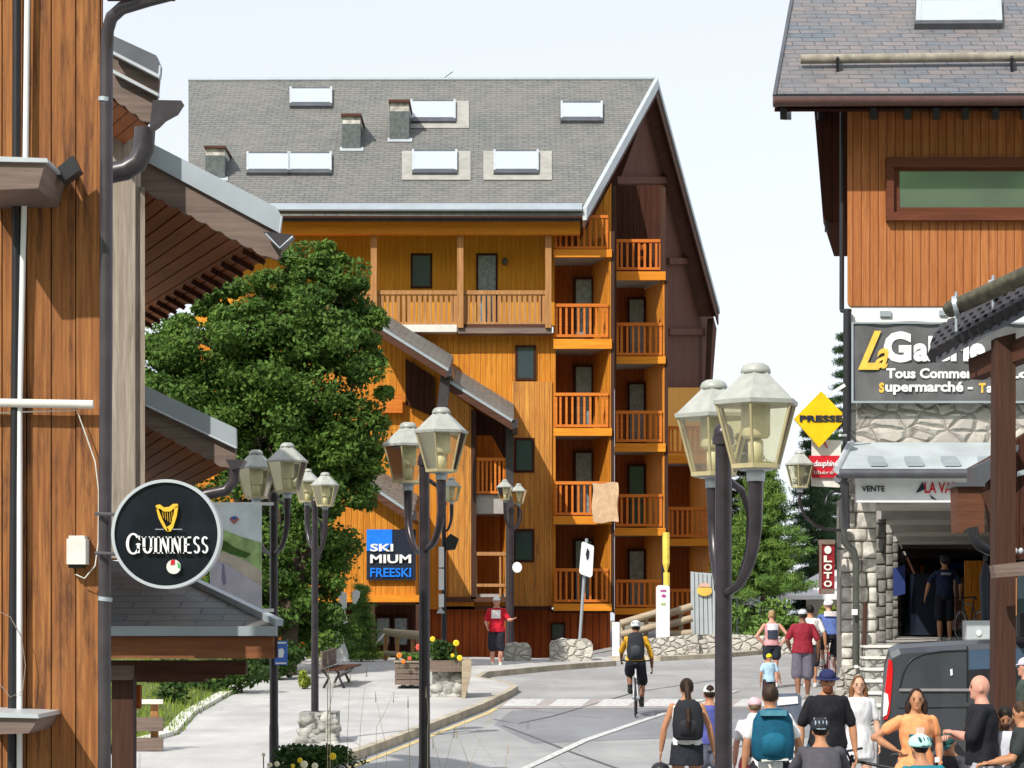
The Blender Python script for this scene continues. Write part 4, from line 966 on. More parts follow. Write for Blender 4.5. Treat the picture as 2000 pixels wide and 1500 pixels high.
# ================================================================ STREET LAMPS
def lantern(par, c, s=1.0, ph=0.3):
    """hexagonal lantern; c = centre of the bottom of the glass"""
    hg = .37*s; rb = .145*s; rt = .25*s
    g = MB(); g.lathe(c, [(rb, 0), (rt, hg)], 6, ph, cap=False); o = g.build('lantern', M['lantern'], par)
    b = MB()
    b.lathe(c, [(.265*s, hg - .012*s), (.27*s, hg + .012*s), (.25*s, hg + .02*s), (.09*s, hg + .17*s), (.085*s, hg + .18*s)], 6, ph)
    b.lathe(c + Vector((0, 0, hg + .175*s)), [(.088*s, 0), (.088*s, .02*s), (.075*s, .045*s), (.05*s, .06*s), (.0, .064*s)], 10, 0, smooth=True); b.build('lantern_roof', M['lan_roof'], o)
    b = MB()
    for i in range(6):
        a = 2*math.pi*i/6 + ph; d = Vector((math.cos(a), math.sin(a), 0))
        b.tube([c + d*rb, c + d*rt + Vector((0, 0, hg))], .009*s, 4)
    b.lathe(c, [(rb + .01*s, -.012*s), (rb + .012*s, .014*s)], 6, ph); b.build('lantern_frame', LF, o)
    b = MB(); b.lathe(c, [(.045*s, .01), (.045*s, .15*s), (.03*s, .16*s)], 12, smooth=True); b.lathe(c, [(.07*s, hg*.45), (.085*s, hg*.5), (.085*s, hg + .01)], 12, smooth=True); b.build('bulb_holder', M['lan_bulb'], o)
    b = MB(); b.lathe(c, [(.10*s, -.022*s), (.10*s, -.012*s)], 10); b.lathe(c, [(.055*s, -.085*s), (.055*s, -.022*s)], 10, smooth=True); b.build('collar', M['metal_l'], o)
    return o
LF = plain('yellowed_frame', (.42, .36, .20), .4)
def lamp(label, px, Z, ybase, lanterns, pole_top=None, r=.055, narms=3, name='street_lamp', yarm=None):
    base = P(px, ybase, Z); t = thing(name, label, 'street lamp', base, 'lantern street lamps')
    ztop = P(0, pole_top, Z).z; s = 1
    b = MB(); b.tube([base - Vector((0, 0, .15)), base + Vector((0, 0, .9)), base + Vector((0, 0, .95)), Vector((base.x, base.y, ztop))], [r*1.12, r*1.1, r, r*.92], 12); pl = b.build('pole', M['pole'], t)
    b = MB(); b.ell((base.x, base.y, ztop + r*.8), r*1.15, r*1.15, r*1.3, 10, 8); b.tube([Vector((base.x, base.y, ztop - .02)), Vector((base.x, base.y, ztop + .03))], r*1.25, 10); b.build('finial', M['pole'], pl)
    angs = []
    for (lx, ytop, LZ, sc_) in lanterns:
        top = P(lx, ytop, LZ); c = top - Vector((0, 0, .61*sc_)); lantern(t, c, sc_)
        d = Vector((c.x - base.x, c.y - base.y, 0)); angs.append(math.atan2(d.y, d.x))
        za = c.z - .06*sc_; zl = za - .70; e = Vector((base.x, base.y, 0))
        pts = [Vector((c.x, c.y, za))]
        for u in range(1, 12):
            a = u/11; k = max(0, 1 - max(0, a - .35)/.65); rad = math.sqrt(max(0, 1 - (1-k)**2))
            pts.append(e + d*(rad if a > .35 else 1) + Vector((0, 0, za - (za - zl)*a)))
        rr_ = [.048] + [.048 - .02*(u/11) for u in range(1, 12)]
        b = MB(); b.tube(pts, rr_, 8); b.build('arm', M['pole'], t)
    if narms > len(lanterns):
        for k in range(narms - len(lanterns)):
            a = angs[0] + 2.1*(k+1); d = Vector((math.cos(a), math.sin(a), 0))*.28; zz = P(*lanterns[0][:2], lanterns[0][2]).z - .68
            b = MB(); b.tube([Vector((base.x, base.y, zz)) + d*q + Vector((0, 0, -h)) for q, h in ((.25, .0), (.7, .05), (1, .2), (.95, .42), (.6, .62), (0, .72))], .022, 6); b.build('arm', M['pole'], t)
    return t
lamp('nearest street lamp with two large yellowed lanterns beside the ponytail woman', 1413, 14.2, 1860, [(1476, 708, 13.75, 1.02), (1394, 741, 14.75, 1.0)], 862, .055, 3)
lamp('street lamp with two lanterns just right of the square navy ski shop sign', 829, 22.9, 1672, [(862, 795, 22.4, 1.02), (797, 824, 23.3, 1.0)], 905, .056, 3)
lamp('street lamp with two lanterns beside the landscape banner and small blue sign', 535, 29.0, 1560, [(561, 864, 28.6, 1.0), (500, 878, 29.4, 1.0)], 975, .054, 3)
lamp('street lamp with two lanterns rising from the low stone planter on the pavement', 615, 35.2, 1392, [(635, 922, 35.0, .84), (600, 915, 35.5, .84)], 985, .052, 3)
l5 = lamp('street lamp with one small lantern and white banner strips at the flower planter', 867, 56.5, 1290, [(882, 932, 56.2, .95)], 985, .06, 1)
b = MB()
for y0, y1 in ((1068, 1108), (1111, 1152), (1160, 1186)): b.rect(857, y0, 867, y1, 56.2, .05)
b.build('white_band', M['white'], l5)
b = MB(); b.px([(868, 1054), (880, 1042), (896, 1052), (889, 1073), (872, 1075)], 56.3, .2); b.build('bracket_light', M['black'], l5)
b = MB(); b.px([(853, 1196), (860, 1186), (868, 1196), (867, 1198), (853, 1198)], 56.2, .2); b.build('pole_clamp', M['metal_l'], l5)
l6 = lamp('street lamp with two small lanterns standing before the chalet corner behind the man in red', 999, 62.5, 1300, [(986, 936, 62.3, .9), (1013, 944, 62.8, .9)], 1000, .065, 3)
b = MB(); 
for i in range(1): b.px([(1010 + 9.5*math.cos(k*.3927), 1108 + 10.5*math.sin(k*.3927)) for k in range(16)], 62.2, .03)
b.build('round_plate', M['white'], l6)
# wall lantern on the arcade building
t = thing('wall_lantern', 'single yellowed lantern on a curved bracket at the corner of the arcade building', 'lamp', P(1640, 1010, 41.6), 'lantern street lamps')
c = P(1562, 879, 41) - Vector((0, 0, .66)); lantern(t, c, 1.08)
b = MB(); b.tube([c + Vector((0, 0, -.06)), P(1562, 985, 41), P(1572, 1008, 41.1), P(1592, 1026, 41.3), P(1615, 1034, 41.4), P(1642, 1036, 41.5)], .028, 8); b.build('bracket', M['pole'], t)
b = MB(); b.tube([P(1612, 985, 41.3), P(1616, 968, 41.3), P(1630, 960, 41.4), P(1645, 962, 41.5)], .02, 6); b.build('hook', M['pole'], t)
# ================================================================ SIGNS
s = thing('press_sign', 'yellow diamond sign reading PRESSE hung at the corner of the arcade building', 'sign', P(1601, 873, 41))
b = MB(); b.px([(1551, 818), (1604, 764), (1645, 806), (1645, 826), (1600, 874)], 41.0, .09); b.build('diamond_panel', M['yellow'], s)
text('PRESSE', 1562, 811, 1646, 824, 40.98, M['navy'], s, bold=0.04)
b = MB(); b.beam(P(1618, 772, 41.04), P(1650, 752, 41.04), .05, .06); b.beam(P(1640, 850, 41.04), P(1652, 850, 41.3), .04, .04); b.build('bracket', M['white'], s)
s = thing('newspaper_sign', 'white and red newspaper sign hanging under the yellow diamond sign', 'sign', P(1612, 952, 41.1))
b = MB(); b.px([(1586, 858), (1643, 860), (1640, 952), (1586, 949)], 41.2, .09); b.build('panel', M['offwhite'], s)
b = MB(); b.px([(1580, 890), (1641, 890), (1636, 933), (1586, 933)], 41.15, .03); b.build('red_field', M['red'], s)
text('dauphiné', 1590, 899, 1636, 914, 41.13, M['white'], s, shear=.2, bold=.02); text('libéré', 1590, 919, 1628, 926, 41.13, M['offwhite'], s)
b = MB(); b.beam(P(1608, 860, 41.18), P(1616, 875, 41.18), .02, .02); b.build('red_stroke', M['red'], s)
s = thing('vertical_sign', 'narrow dark red vertical sign with stacked pale letters by the stone pillar', 'sign', P(1616, 1160, 41.2))
b = MB(); b.rect(1602, 1056, 1630, 1159, 41.2, .16); b.build('panel', M['dkred'], s)
b = MB(); b.rect(1601, 1054, 1631, 1063, 41.17, .22); b.rect(1603, 1150, 1630, 1160, 41.17, .22); b.rect(1601, 1063, 1605, 1150, 41.17, .04); b.build('frame', M['grey_beam'], s)
b = MB(); b.px([(1617 + 7*math.cos(k*.6283), 1074 + 8*math.sin(k*.6283)) for k in range(10)], 41.17, .02); b.build('badge', M['offwhite'], s)
for i, ch in enumerate('LOTO'):
    text(ch, 1609, 1085 + i*16.2, 1625, 1098 + i*16.2, 41.17, M['offwhite'], s, bold=.04)
b = MB(); b.beam(P(1630, 1070, 41.3), P(1645, 1072, 41.6), .04, .04); b.build('bracket', M['metal_d'], s)
# landscape banner
s = thing('landscape_banner', 'tall printed banner with a mountain road landscape hung beside a street lamp', 'banner', P(460, 1190, 28.9))
b = MB(); b.rect(410, 984, 511, 1192, 28.9, .02); b.build('banner_sheet', M['skyprint'], s)
Zb = 28.893
b = MB(); b.px([(411, 1034), (440, 1036), (470, 1048), (511, 1060), (511, 1192), (411, 1192)], Zb, .005); b.build('far_hills', M['green'], s)
b = MB(); b.px([(411, 1036), (432, 1052), (460, 1070), (490, 1082), (480, 1090), (450, 1082), (411, 1062)], Zb - .006, .005); b.build('dark_slope', M['dgreen'], s)
b = MB(); b.px([(411, 1080), (440, 1078), (480, 1095), (511, 1115), (511, 1150), (470, 1130), (411, 1098)], Zb - .006, .005); b.build('verge', M['sand'], s)
b = MB(); b.px([(411, 1090), (440, 1100), (511, 1146), (511, 1192), (411, 1192)], Zb - .012, .005); b.build('printed_road', M['lilac'], s)
b = MB(); b.px([(434, 1100), (438, 1104), (439, 1120), (442, 1138), (437, 1144), (433, 1130)], Zb - .018, .005); b.build('printed_figure', plain('print_violet', (.22, .20, .32)), s)
b = MB(); b.px([(448, 1014), (457, 1024), (467, 1014), (463, 1010), (457, 1017), (452, 1010)], Zb - .006, .005); b.build('emblem', plain('emblem_red', (.45, .15, .14)), s)
b = MB(); b.px([(450, 1010), (457, 1008), (464, 1010), (457, 1016)], Zb - .008, .005); b.build('emblem_top', plain('emblem_blue', (.05, .12, .4)), s)
for y in (984, 1192):
    b = MB(); b.beam(P(408, y, 28.9), P(535, y, 28.95), .025, .04); b.build('rod', M['white'], s)
s = thing('blue_plate', 'small blue notice plate with a white mark on the lamp pole beside the shelter', 'sign', P(548, 1300, 28.8))
b = MB(); b.rect(536, 1252, 561, 1299, 28.85, .03); b.build('plate', plain('sign_blue', (.06, .16, .55)), s)
b = MB(); b.rect(538, 1254, 559, 1257, 28.84, .01); b.rect(538, 1294, 559, 1297, 28.84, .01); b.px([(544, 1268), (552, 1266), (555, 1272), (553, 1284), (544, 1284)], 28.84, .01); b.build('mark', M['white'], s)
# leaning road sign on the stone block
s = thing('leaning_sign', 'white rectangular sign on a thin leaning pole in a stone block', 'road sign', P(1133, 1250, 58.5))
b = MB(); b.tube([P(1132, 1255, 58.6), P(1146, 1052, 58.6)], .04, 8); b.build('pole', M['metal'], s)
b = MB(); b.px([(1136, 1060), (1139, 1058), (1159, 1066), (1160, 1070), (1157, 1124), (1153, 1128), (1134, 1121), (1131, 1117)], 58.45, .05); b.build('plate', M['white'], s)
b = MB(); b.px([(1147, 1070), (1151, 1076), (1150, 1090), (1146, 1094), (1144, 1082)], 58.43, .02); b.build('mark', M['navy'], s)
# white totem, tall yellow pencil, corrugated board
s = thing('white_totem', 'slim white totem with a small coloured logo on the stone wall', 'sign', P(1295, 1246, 62))
b = MB(); b.px([(1282, 1247), (1308, 1247), (1308, 1146), (1304, 1143), (1286, 1143), (1282, 1147)], 62, .2); b.build('panel', M['white'], s)
b = MB(); b.px([(1291, 1164), (1296, 1160), (1301, 1163), (1297, 1167)], 61.98, .02); b.rect(1290, 1152, 1301, 1155, 61.98, .02); b.build('logo', plain('magenta', (.5, .05, .3)), s)
b = MB(); b.rect(1291, 1177, 1300, 1181, 61.98, .02); b.build('logo_green', M['green'], s)
s = thing('pencil_post', 'giant yellow pencil pointing down above the white totem', 'sculpture', P(1302, 1245, 63))
b = MB(); c0 = P(1301, 1040, 63); b.lathe(c0, [(.10, 0), (.10, -.85), (.012, -1.15)], 8, .2); b.build('pencil', plain('pencil_yellow', (.85, .62, .10)), s)
b = MB(); b.tube([P(1296, 1040, 63.2), P(1296, 1250, 63.2)], .05, 6); b.build('post', M['navy'], s)
b = MB(); b.lathe(P(1302, 1118, 63), [(.09, .0), (.09, -.36)], 8, .2); b.build('stub', plain('stub_yellow', (.85, .62, .10)), s)
s = thing('corrugated_board', 'pale grey corrugated board with a yellow oval emblem behind the nearest lamp pole', 'sign', P(1375, 1246, 63.5))
b = MB()
for i in range(5): b.px([(1350 + i*8.6, 1246), (1357 + i*8.6, 1246), (1355.5 + i*8.2, 1117 + i*1.2), (1349 + i*8.2, 1116 + i)], 63.5, .08)
b.px([(1350, 1245), (1402, 1245), (1392, 1120), (1350, 1117)], 63.56, .05); b.px([(1392, 1246), (1403, 1246), (1401, 1158), (1392, 1152)], 63.45, .1); b.build('panel', M['metal_l'], s)
b = MB(); b.px([(1376 + 15*math.cos(k*.314), 1154 + 10*math.sin(k*.314)) for k in range(20)], 63.42, .03); b.build('emblem', plain('yellow_emblem', (.75, .50, .10)), s)
b = MB(); b.px([(1364, 1146), (1388, 1146), (1384, 1139), (1368, 1139)], 63.40, .03); b.build('emblem_top', plain('pale_pink', (.7, .45, .38)), s)
b = MB(); b.rect(1196, 1215, 1210, 1302, 62, .15)
tag(b.build('white_post', M['white']), 'short white post at the right corner of the red timber base', 'post')
# ================================================================ STONE BLOCKS, WALL, LOG RAILS
def sblock(x0, y0, x1, y1, Z, th, mat, name, label, cat, rough=5, n=8):
    b = MB(); rr = random.Random(x0); xs = lin(x0, x1, n)
    top = [(x, y0 + rr.uniform(-rough, rough)*.5) for x in xs]; top[0] = (x0 + 3, y0 + 4); top[-1] = (x1 - 3, y0 + 4)
    b.px([(x0, y1)] + [(x0 - 1, y0 + 12)] + top + [(x1 + 1, y0 + 12), (x1, y1)], Z, th)
    return tag(b.build(name, M[mat]), label, cat)
sblock(1075, 1248, 1157, 1302, 57.8, .9, 'wallstone', 'stone_block', 'wide pale stone block holding the leaning sign', 'stone block')
sblock(984, 1256, 1037, 1302, 57.9, .8, 'wallstone', 'stone_block', 'narrow pale stone block beside the man in a red shirt', 'stone block')
b = MB(); top = [(1213, 1262), (1240, 1250), (1278, 1246), (1340, 1241), (1365, 1238)]
b.px([(1210, 1305), (1213, 1262)] + top[1:] + [(1365, 1298)], 61.5, .5)
b.px([(1365, 1298), (1365, 1240), (1404, 1238), (1460, 1240), (1540, 1244), (1640, 1250), (1640, 1285), (1500, 1288)], 63, .5)
tag(b.build('stone_wall', M['wallstone']), 'low pale rubble stone wall along the far side of the road', 'wall')
f = thing('log_railing', 'zigzag railing of pale logs above the stone wall', 'railing', P(1245, 1262, 62.5))
for a, c in (((1212, 1218), (1285, 1196)), ((1212, 1240), (1285, 1222)), ((1308, 1198), (1352, 1184)), ((1308, 1220), (1352, 1207)), ((1308, 1240), (1352, 1236))):
    b = MB(); b.tube([P(*a, 62.6), P(*c, 62.6)], .10, 8); b.build('log', M['log'], f)
for x in (1216, 1240, 1262, 1330):
    b = MB(); b.tube([P(x, 1262 if x < 1300 else 1245, 62.75), P(x, 1212 - (x - 1216)*.25, 62.75)], .06, 8); b.build('post', M['log'], f)
def rocks(x0, y0, x1, y1, Z, dep, n, seed, mat, b=None, rmin=.08, rmax=.2):
    b = b or MB(); rr = random.Random(seed); s = Z/4500
    for i in range(n):
        x = rr.uniform(x0, x1); y = rr.uniform(y0, y1); r = rr.uniform(rmin, rmax); k = len(b.v)
        c = P(x, y, Z) + Vector((0, rr.uniform(0, dep), 0)); b.ell(c, r*rr.uniform(.8, 1.5), r*.5, r*rr.uniform(.6, .95), 9, 6)
        for q in range(k, len(b.v)):
            v = Vector(b.v[q]); b.v[q] = tuple(c + (v - c)*(1 + .16*math.sin(v.x*31 + v.z*23 + v.y*17)))
    return b
pl = thing('stone_planter', 'square stone planter base with a lamp rising from it on the pavement', 'planter', P(615, 1455, 34.8))
b = MB(); b.rect(584, 1392, 656, 1462, 34.8, .8); b.build('core', M['darkstone'], pl)
rocks(588, 1398, 652, 1456, 34.8, .06, 40, 4, 'block', None, .05, .11).build('stones', M['rock'], pl)
# planter carts
def cart(x0, x1, y0, y1, Z, label):
    t = thing('planter_cart', label, 'planter', P((x0+x1)/2, y1 + 12, Z))
    b = MB(); n = 4; h = (y1 - y0)/n
    for i in range(n): b.rect(x0, y0 + i*h + .6, x1, y0 + (i+1)*h - .6, Z, .9)
    b.build('box', M['grey_beam'], t)
    b = MB(); b.rect(x0 - 2, y0 - 3, x1 + 2, y0, Z - .03, .95); b.build('rim', M['grey_wood'], t)
    for x in (x0 + 12, x0 + 28):
        b = MB(); b.rect(x, y1, x + 9, y1 + 11, Z + .1, .12); b.build('foot', M['black'], t)
    return t
cart(771, 829, 1294, 1338, 47.0, 'wooden planter box on small feet full of red flowers left of the lamp pole')
ct = thing('stone_flower_planter', 'stone and timber flower planter with yellow flowers right of the lamp pole', 'planter', P(880, 1365, 44.4))
b = MB(); b.rect(840, 1290, 916, 1312, 44.4, .8); b.build('timber_edge', M['grey_beam'], ct)
b = MB(); b.rect(844, 1310, 908, 1370, 44.6, .8); b.build('core', M['mortar'], ct)
rocks(846, 1314, 906, 1362, 44.6, .06, 40, 8, 'block', None, .07, .14).build('stones', M['rock'], ct)
b = MB(); b.px([(902, 1292), (912, 1284), (921, 1290), (919, 1320), (913, 1345), (906, 1375), (902, 1375)], 44.3, .3); b.build('corner_log', M['log'], ct)
# bench
bn = thing('bench', 'park bench with cast legs and a slatted seat seen from its end beside the lamp', 'bench', P(655, 1344, 47.2))
b = MB()
for i in range(5):
    b.beam(P(630 + i*10, 1310 - i*.5, 47.2), P(662 + i*10, 1300 - i*.5, 49.2), .09, .035)
b.build('seat', M['brown_b'], bn)
b = MB()
for i in range(4): b.beam(P(628, 1302 - i*8, 47.2), P(656, 1292 - i*8, 49.2), .03, .08)
b.build('backrest', M['grey_beam'], bn)
for Zq, dx in ((47.2, 0), (49.0, 20)):
    b = MB(); y1 = 1344 - dx*.4; b.tube([P(632 + dx, y1, Zq), P(642 + dx, y1 - 20, Zq), P(630 + dx, y1 - 36, Zq)], .03, 6); b.tube([P(672 + dx*.6, y1, Zq), P(662 + dx*.6, y1 - 22, Zq), P(686 + dx*.4, y1 - 36, Zq)], .03, 6); b.build('leg', M['black'], bn)
# white deer silhouette board
d = thing('deer_cutout', 'large white cut-out silhouette figure leaning in front of the tree', 'sculpture', P(645, 1292, 56))
Zd = 56
b = MB(); b.px([(620, 1222), (655, 1210), (656, 1190), (650, 1188), (656, 1184), (648, 1168), (656, 1172), (664, 1180), (660, 1160), (670, 1154), (677, 1160), (677, 1186), (674, 1196), (679, 1212), (676, 1236), (671, 1252), (679, 1274), (681, 1292), (662, 1292), (640, 1272), (620, 1276)], Zd, .08); b.build('silhouette', M['white'], d)
b = MB(); b.px([(596, 1207), (604, 1214), (612, 1210), (612, 1232), (604, 1236)], Zd, .08); b.px([(606 + 6*math.cos(k*.5236), 1248 + 7*math.sin(k*.5236)) for k in range(12)], Zd, .08); b.px([(688, 1155), (696, 1151), (703, 1156), (702, 1166), (694, 1180), (689, 1178)], Zd, .08); b.build('side_piece', M['white'], d)
b = MB(); b.beam(P(618, 1232, Zd - .1), P(652, 1213, Zd - .1), .05, .06); b.beam(P(618, 1266, Zd - .1), P(656, 1248, Zd - .1), .05, .06); b.build('strut', M['navy'], d)
# log fence by the porch
lf = thing('log_fence', 'rustic fence of pale round logs in front of the dark porch', 'fence', P(790, 1292, 58))
b = MB(); b.tube([P(748, 1233, 58), P(780, 1238, 58), P(830, 1242, 58)], [.08, .11, .12], 8); b.build('top_log', M['log'], lf)
b = MB(); b.tube([P(750, 1275, 58), P(800, 1279, 58), P(830, 1279, 58)], .06, 8); b.build('bottom_log', M['log'], lf)
for x in (753, 776, 806):
    b = MB(); b.tube([P(x, 1290, 58.1), P(x, 1240, 58.1)], .05, 6); b.build('post', M['rail_w'], lf)
b = MB(); b.tube([P(752, 1236, 58), P(744, 1246, 57.8), P(730, 1262, 57.6), P(712, 1268, 57.5), P(696, 1264, 57.4), P(680, 1250, 57.3)], .025, 6); b.build('hanging_rope', M['offwhite'], lf)
# white marquees behind the pines
mt = thing('marquee', 'white peaked marquee roof seen behind the pine at the right', 'tent', P(1590, 1225, 81))
b = MB(); q = [P(1516, 1163, 79), P(1900, 1163, 79), P(1900, 1163, 90), P(1530, 1163, 90)]
b.add(q + [P(1612, 1113, 84), P(1800, 1113, 84)], [(0, 1, 5, 4), (1, 2, 5), (2, 3, 4, 5), (3, 0, 4)]); b.px([(1516, 1163), (1900, 1163), (1900, 1171), (1516, 1171)], 79, .05); b.build('canopy', M['white'], mt)
b = MB(); b.rect(1575, 1172, 1900, 1240, 80.5, .1); b.build('side_panel', M['offwhite'], mt)
for i, (x, y) in enumerate(((1440, 1163), (1483, 1127), (1523, 1130), (1460, 1176))):
    t = thing('parasol', 'small white parasol glimpsed between the pine branches', 'parasol', P(x, y + 60, 77 + i), 'white parasols behind the pine')
    b = MB(); b.lathe(P(x, y, 77 + i), [(.55, -.10), (.5, 0), (.04, .25)], 8, 0); b.build('canopy', M['white'], t)
    b = MB(); b.tube([P(x, y, 77 + i), P(x, y + 70, 77 + i)], .03, 6); b.build('pole', M['metal'], t)

# ================================================================ RIGHT-HAND NEAR SHELTER (post, tiled eave, timber stall)
def near_shelter():
    t = thing('roadside_shelter', 'dark timber shelter with tiled eave and square post at the right', 'shelter', P(1965, 1900, 27.04))
    b = MB(); b.px([(1945, 660), (1984, 650), (1984, 1800), (1940, 1800)], 27.04, .27); b.build('post', M['brown'], t)
    b = MB(); b.beam(P(1906, 722, 27.88), P(2300, 560, 24.5), .20, .25); b.build('eave_beam', M['brown_b'], t)
    A, B = P(1828, 698, 28.05), P(2300, 440, 24.0); up = Vector((.25, .85, .46))
    b = MB(); b.prism([A, B, B + up, A + up], (0, 0, -.08)); r = b.build('tile_roof', M['metal_d'], t)
    b = MB(); n = 26
    for row in range(4):
        o = up * (row*.17) + Vector((0, 0, .025 + row*.006))
        for i in range(n):
            p = A.lerp(B, (i + .5*(row % 2))/n) + o; q = p + up*.22 + Vector((0, 0, .025)); b.tube([p, q], [.105, .09], 8)
    b.build('tiles', plain('dark_tiles', (.035, .032, .036), .6, 0, .3, 30), r)
    b = MB(); b.tube([P(1848, 610, 27.38), P(1856, 604, 27.38), P(2300, 402, 23.49)], [.075, .10, .10], 10); lg = b.build('snow_log', plain('green_grey_log', (.10, .09, .055), .8, 0, .4, 8), r)
    for x, y in ((1868, 598), (1940, 566)):
        b = MB(); p = P(x, y, 27.21); b.tube([p - Vector((.034, 0, 0)), p + Vector((.02, -.017, .01))], .118, 12); b.tube([p + Vector((0, 0, -.3)), p + Vector((0, 0, .17))], .02, 5); b.build('log_ring', M['metal'], lg)
    # stall body
    s = thing('timber_stall', 'dark timber stall with a sloping roof edge and a black pipe behind the square post', 'stall', P(1980, 1800, 30.42))
    b = MB(); b.px([(1904, 910), (1945, 888), (2000, 850), (2300, 660), (2300, 1090), (1955, 1092), (1944, 1000), (1930, 930)], 31.1, .6); b.build('side_wall', M['dkwood'], s)
    b = MB(); b.px([(1870, 949), (1923, 949), (1923, 1040), (1912, 1042), (1900, 1032), (1885, 1034), (1878, 1042), (1872, 1040)], 30.42, .5); b.build('fascia_box', M['red_clad'] if False else wood('box_wood', (.15, .058, .03), (.09, .034, .018), 5, 'X', .35, (.05, .02, .01), groove=0), s)
    b = MB(); b.px([(1866, 942), (1924, 942), (1924, 950), (1866, 950)], 30.34, .6); b.px([(1903, 912), (1990, 868), (1990, 878), (1925, 944), (1903, 944)], 30.76, .5); b.build('roof_edge', M['metal_d'], s)
    b = MB(); b.tube([P(1899, 1030, 30.25), P(1902, 1050, 30.25), P(1912, 1064, 30.25), P(1930, 1074, 30.34), P(1965, 1078, 30.42)], .075, 8); b.build('bent_pipe', M['black'], s)
    b = MB(); b.beam(P(1925, 960, 30.42), P(1948, 1020, 30.42), .08, .13); b.build('brace', M['brown'], s)
    b = MB(); b.px([(1940, 1104), (2300, 1060), (2300, 1100), (1945, 1128)], 26.36, .25); b.build('counter_beam', M['rail_w'] if False else M['grey_beam'], s)
    b = MB(); b.rect(1966, 1128, 1986, 1202, 28.73, .1); b.build('frame_post', M['rail_w'], s)
    b = MB(); b.px([(1988, 1124), (2300, 1110), (2300, 1196), (1988, 1198)], 29.07, .05); b.build('glass_panel', M['glass'], s)
    b = MB(); b.px([(1986, 1198), (2300, 1196), (2300, 1244), (1986, 1244)], 29.24, .3); b.build('dark_panel', M['black'], s)
    b = MB(); b.px([(1990, 920), (2300, 830), (2300, 842), (1990, 930)], 30.25, .1); b.build('white_strip', M['metal'], s)
    b = MB()
    for i in range(3): b.ell(P(1972 + i*11, 1076, 29.74), .034, .034, .042, 8, 6)
    tag(b.build('cups', M['metal_l']), 'row of small pale cups on the stall shelf', 'cups')
    b = MB(); b.tube([P(1925, 1100, 43), P(1924, 1130, 43), P(1927, 1262, 43)], [.05, .11, .08], 8); b.ell(P(1925, 1090, 43), .05, .05, .08)
    tag(b.build('closed_parasol', M['navy']), 'dark closed parasol standing behind the square post', 'parasol')
    b = MB(); b.rect(1888, 1212, 1942, 1262, 42.4, .4); o = b.build('cool_box', M['metal_l']); tag(o, 'pale grey box standing on the raised deck behind the van', 'box')
    b = MB(); b.px([(1912 + 5*math.cos(k*.6283), 1236 + 6*math.sin(k*.6283)) for k in range(10)], 42.37, .02); b.build('box_logo', M['white'], o)
near_shelter()
